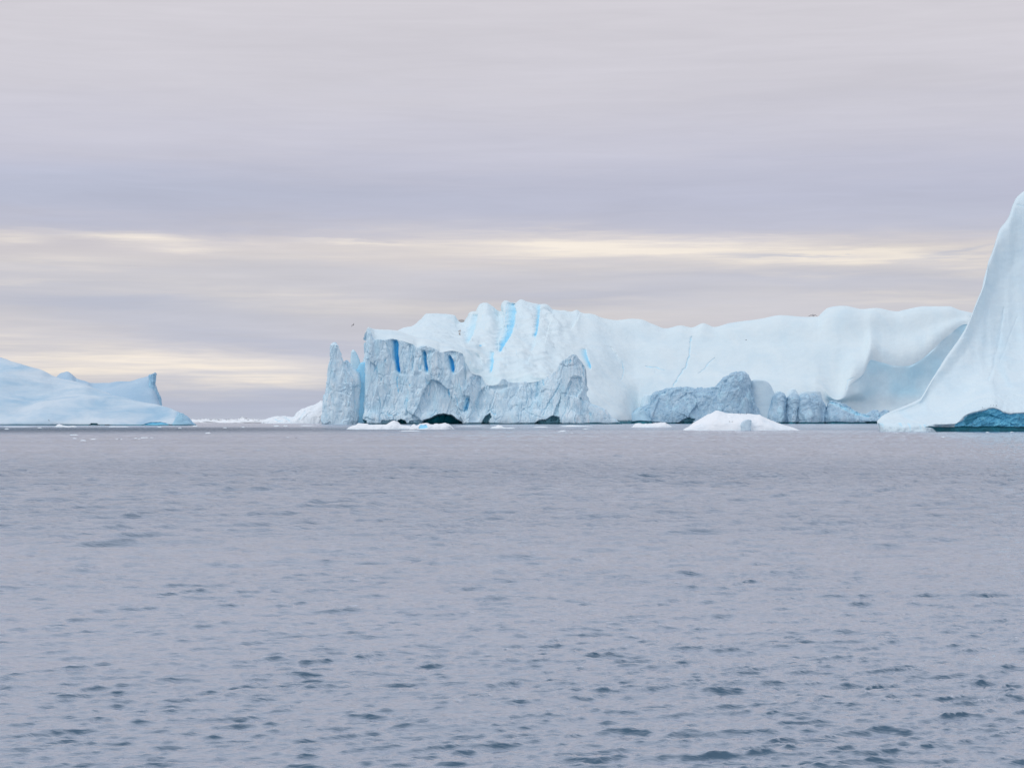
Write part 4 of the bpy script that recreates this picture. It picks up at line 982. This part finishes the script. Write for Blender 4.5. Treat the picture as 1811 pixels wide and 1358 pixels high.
# pack ice on the horizon: one mass of low rubble
def pack_ice():
    P0 = []; F0 = []
    rs = np.random.RandomState(8)
    def lump(cx, Yd, w_, h_, dp):
        n = len(P0); a, b = 16, 7
        for j in range(b):
            r_ = 1 - (j / (b - 1)) ** 1.5
            for i in range(a):
                th = 2 * math.pi * i / a
                k = 1 + 0.25 * rs.randn() * 0.5
                P0.append((cx + w_ * r_ * math.cos(th) * k, Yd + dp * r_ * math.sin(th) * k, -0.5 + (h_ + 0.5) * (j / (b - 1)) ** 0.7 * (1 + 0.15 * rs.randn())))
        for j in range(b - 1):
            for i in range(a): F0.append((n + j * a + i, n + j * a + (i + 1) % a, n + (j + 1) * a + (i + 1) % a, n + (j + 1) * a + i))
        F0.append(tuple(n + (b - 1) * a + i for i in range(a)))
    for i in range(150):
        px = rs.uniform(325, 585); Yd = rs.uniform(2600, 5200)
        h = (5.0 - 2.2 * rs.rand()) * Yd / 5200 * (1.0 + 0.5 * rs.rand())
        h = min(h, CAMH + (741 - 741.0) / F * Yd + rs.uniform(-1.6, 0.6))
        lump(wx(px, Yd), Yd, rs.uniform(6, 40), max(1.2, h), rs.uniform(10, 40))
    for px, py in ((366, 742), (372, 743), (380, 742), (424, 740.5), (430, 739.5), (436, 741), (448, 741.5), (400, 743), (350, 743), (344, 742.5)):
        lump(wx(px, 3000), 3000, rs.uniform(6, 12), wz(py, 3000) + 0.6, 15)
    me = bpy.data.meshes.new('pack_ice'); me.from_pydata(P0, [], F0); me.update()
    for p in me.polygons: p.use_smooth = True
    me.materials.append(M_small)
    o = bpy.data.objects.new('pack_ice', me); COL.objects.link(o)
    o['kind'] = 'stuff'; o['label'] = 'low white pack ice along the horizon between the two icebergs'; o['category'] = 'pack ice'
pack_ice()


# ------------------------------------------------------------------ birds
def bird_mesh(name, verts, faces, mat):
    me = bpy.data.meshes.new(name); me.from_pydata(verts, [], faces); me.update()
    for p in me.polygons: p.use_smooth = True
    me.materials.append(mat); return me
def lathe_x(prof, n=10):
    """prof: (x, radius, z) along the body"""
    V_, F_ = [], []
    for x, r_, z in prof:
        for i in range(n):
            a = 2 * math.pi * i / n
            V_.append((x, r_ * math.cos(a), z + r_ * 0.9 * math.sin(a)))
    for j in range(len(prof) - 1):
        for i in range(n): F_.append((j * n + i, j * n + (i + 1) % n, (j + 1) * n + (i + 1) % n, (j + 1) * n + i))
    F_.append(tuple(range(n))[::-1]); F_.append(tuple((len(prof) - 1) * n + i for i in range(n)))
    return V_, F_
BODY = [(-0.30, 0.008, 0.02), (-0.24, 0.03, 0.015), (-0.15, 0.055, 0.0), (-0.03, 0.075, -0.01), (0.08, 0.07, -0.005), (0.15, 0.045, 0.012), (0.19, 0.042, 0.025), (0.23, 0.038, 0.03), (0.26, 0.02, 0.026), (0.27, 0.004, 0.024)]
def wing_mesh(side, up1, up2, sweep=0.06, thick=0.012):
    st_ = [(0.04, 0.09, -0.07, 0.0), (0.18, 0.10, -0.06, 0.18 * up1), (0.34, 0.11, -0.04, 0.34 * up1), (0.50, 0.06, -0.06, 0.34 * up1 + 0.16 * up2), (0.64, -0.02, -0.09, 0.34 * up1 + 0.30 * up2), (0.70, -0.10, -0.12, 0.34 * up1 + 0.36 * up2)]
    V_, F_ = [], []
    for y, xf, xb, z in st_:
        m_ = xf * 0.5 + xb * 0.5; tk = thick * (1 - y * 0.9)
        V_ += [(xf, side * y, z), (m_ + 0.02, side * y, z + tk), (xb, side * y, z), (m_ + 0.02, side * y, z - tk)]
    for j in range(len(st_) - 1):
        for i in range(4):
            q = (j * 4 + i, j * 4 + (i + 1) % 4, (j + 1) * 4 + (i + 1) % 4, (j + 1) * 4 + i)
            F_.append(q if side > 0 else q[::-1])
    F_.append((0, 1, 2, 3)); F_.append(tuple(4 * (len(st_) - 1) + i for i in (3, 2, 1, 0)))
    return V_, F_
def flying_gull(label, px, py, Yd, rot, roll, up1, up2, bodymat, scale=1.0, pitch=0):
    r_ = thing('gull', label, 'bird', (wx(px, Yd), Yd, wz(py, Yd)))
    r_.rotation_euler = (math.radians(roll), math.radians(pitch), math.radians(rot)); r_.scale = (scale,) * 3
    def part(n, vf, mat):
        o = bpy.data.objects.new(n, bird_mesh(n, vf[0], vf[1], mat)); COL.objects.link(o); o.parent = r_; return o
    part('body', lathe_x(BODY), bodymat)
    part('wing', wing_mesh(1, up1, up2), M_gull_dark); part('wing', wing_mesh(-1, up1, up2), M_gull_dark)
    part('beak', lathe_x([(0.265, 0.012, 0.024), (0.30, 0.009, 0.02), (0.325, 0.002, 0.012)], 6), M_beak)
    tv = [(-0.20, -0.03, 0.015), (-0.20, 0.03, 0.015), (-0.38, 0.06, 0.02), (-0.38, -0.06, 0.02), (-0.20, -0.03, 0.027), (-0.20, 0.03, 0.027), (-0.38, 0.06, 0.026), (-0.38, -0.06, 0.026)]
    part('tail', (tv, [(0, 1, 2, 3), (7, 6, 5, 4), (0, 4, 5, 1), (1, 5, 6, 2), (2, 6, 7, 3), (3, 7, 4, 0)]), bodymat)
    return r_
flying_gull('dark gull banking in the open sky above the left spires', 624.5, 575, 420, -35, 38, 0.5, -0.5, M_gull_dark)
flying_gull('large gull gliding with drooped wings right over the long snow crest', 1438, 558.2, 300, 75, 0, 0.28, -0.8, M_gull_white, 1.05, 28)
flying_gull('small dark gull flying before the middle of the snow slope', 1319.5, 601.5, 560, 20, -10, 0.35, -0.2, M_gull_dark, 0.9)
flying_gull('tiny gull flying low against the foot of the left iceberg', 86.5, 743.5, 760, 30, 30, 0.5, 0.1, M_gull_dark)

def bird_on(px, py, Yd, z, label, group, mat, rot=0, afloat=False, s=1.0):
    r_ = thing('seabird', label, 'bird', (wx(px, Yd), Yd, z), group)
    r_.rotation_euler = (0, 0, math.radians(rot)); r_.scale = (s,) * 3
    h = 0.06 if afloat else 0.20
    bodyp = [(x, rr * 1.35, zz + h) for x, rr, zz in BODY[:6]]
    v1, f1 = lathe_x(bodyp)
    def part(n, vf, m_):
        o = bpy.data.objects.new(n, bird_mesh(n, vf[0], vf[1], m_)); COL.objects.link(o); o.parent = r_
    part('body', (v1, f1), mat)
    part('head', lathe_x([(0.10, 0.03, h + 0.03), (0.13, 0.045, h + 0.09), (0.17, 0.05, h + 0.125), (0.21, 0.04, h + 0.125), (0.235, 0.015, h + 0.12)]), mat)
    part('beak', lathe_x([(0.23, 0.014, h + 0.12), (0.27, 0.009, h + 0.115), (0.295, 0.002, h + 0.108)], 6), M_beak)
    if not afloat:
        for s_ in (-1, 1):
            lx = [(0.0, 0.006), (0.0, 0.006)]
            V_ = []
            for z_ in (-0.03, h - 0.03):
                for a in range(6): V_.append((0.01 + 0.008 * math.cos(a * math.pi / 3), s_ * 0.035 + 0.008 * math.sin(a * math.pi / 3), z_))
            part('leg', (V_, [(a, (a + 1) % 6, 6 + (a + 1) % 6, 6 + a) for a in range(6)] + [tuple(range(5, -1, -1)), tuple(range(6, 12))]), M_beak)
    return r_

def surface_bvh(o):
    me = o.data; n = len(me.vertices); co = np.empty(n * 3, np.float32); me.vertices.foreach_get('co', co)
    vi = np.empty(len(me.loops), np.int32); me.loops.foreach_get('vertex_index', vi)
    return co.reshape(-1, 3), vi.reshape(-1, 4)
def land(o, spots_, lab, grp, mat):
    co, q = surface_bvh(o)
    px, py = proj(co.astype(float))
    for i, (x, y) in enumerate(spots_):
        sel = np.where((np.abs(px - x) < 12) & (py > y - 14) & (py < y + 14))[0]
        keep = np.zeros(len(co), bool); keep[sel] = True
        fq = q[keep[q].all(1)]
        if not len(fq): continue
        bv = BVHTree.FromPolygons(co.tolist(), fq.tolist()) if len(co) < 1000 else BVHTree.FromPolygons([Vector(c) for c in co[np.unique(fq)]], np.searchsorted(np.unique(fq), fq).tolist())
        dirv = Vector((wx(x, 1), 1, (HY - y) / F)).normalized()
        hit, nn, fi, ds = bv.ray_cast(Vector((0, 0, CAMH)), dirv)
        if hit is None:
            hit = Vector(co[sel[np.argmin(np.hypot(px[sel] - x, py[sel] - y))]])
        bird_on(x, y, hit.y, hit.z, lab[i] if isinstance(lab, list) else lab, grp, mat, rot=rnd.uniform(0, 360))
        bpy.context.view_layer.update()
land(dome_o, [(1306.5, 732.0), (1309, 732.6), (1312.5, 731.8), (1316, 732.0), (1320, 732.4), (1290, 746), (1295, 746.2)],
     'small dark seabird resting on the broad low white floe', 'seabirds resting on the broad floe', M_gull_dark)
land(right_o, [(1737.5, 721.3), (1752.3, 717.6), (1757, 717.4), (1762, 717.5)],
     ['lone faint seabird on the snow left of the trio above the blue hollow', 'left seabird of the trio perched above the blue hollow', 'middle and darkest seabird of the trio above the blue hollow', 'right seabird of the trio perched above the blue hollow'], None, M_gull_dark)
for (x, y), lb_ in zip([(476.5, 774.3), (524, 774.8), (211, 777.5)], ['brown seabird floating on open water, left of the floating pair', 'brown seabird floating on open water below the low turquoise iceberg', 'dark seabird floating among ice bits below the left iceberg']):
    Yd = F * CAMH / (y - HY)
    b_ = bird_on(x, y, Yd, 0.0, lb_, None, M_gull_dark, rot=10, afloat=True, s=1.15)
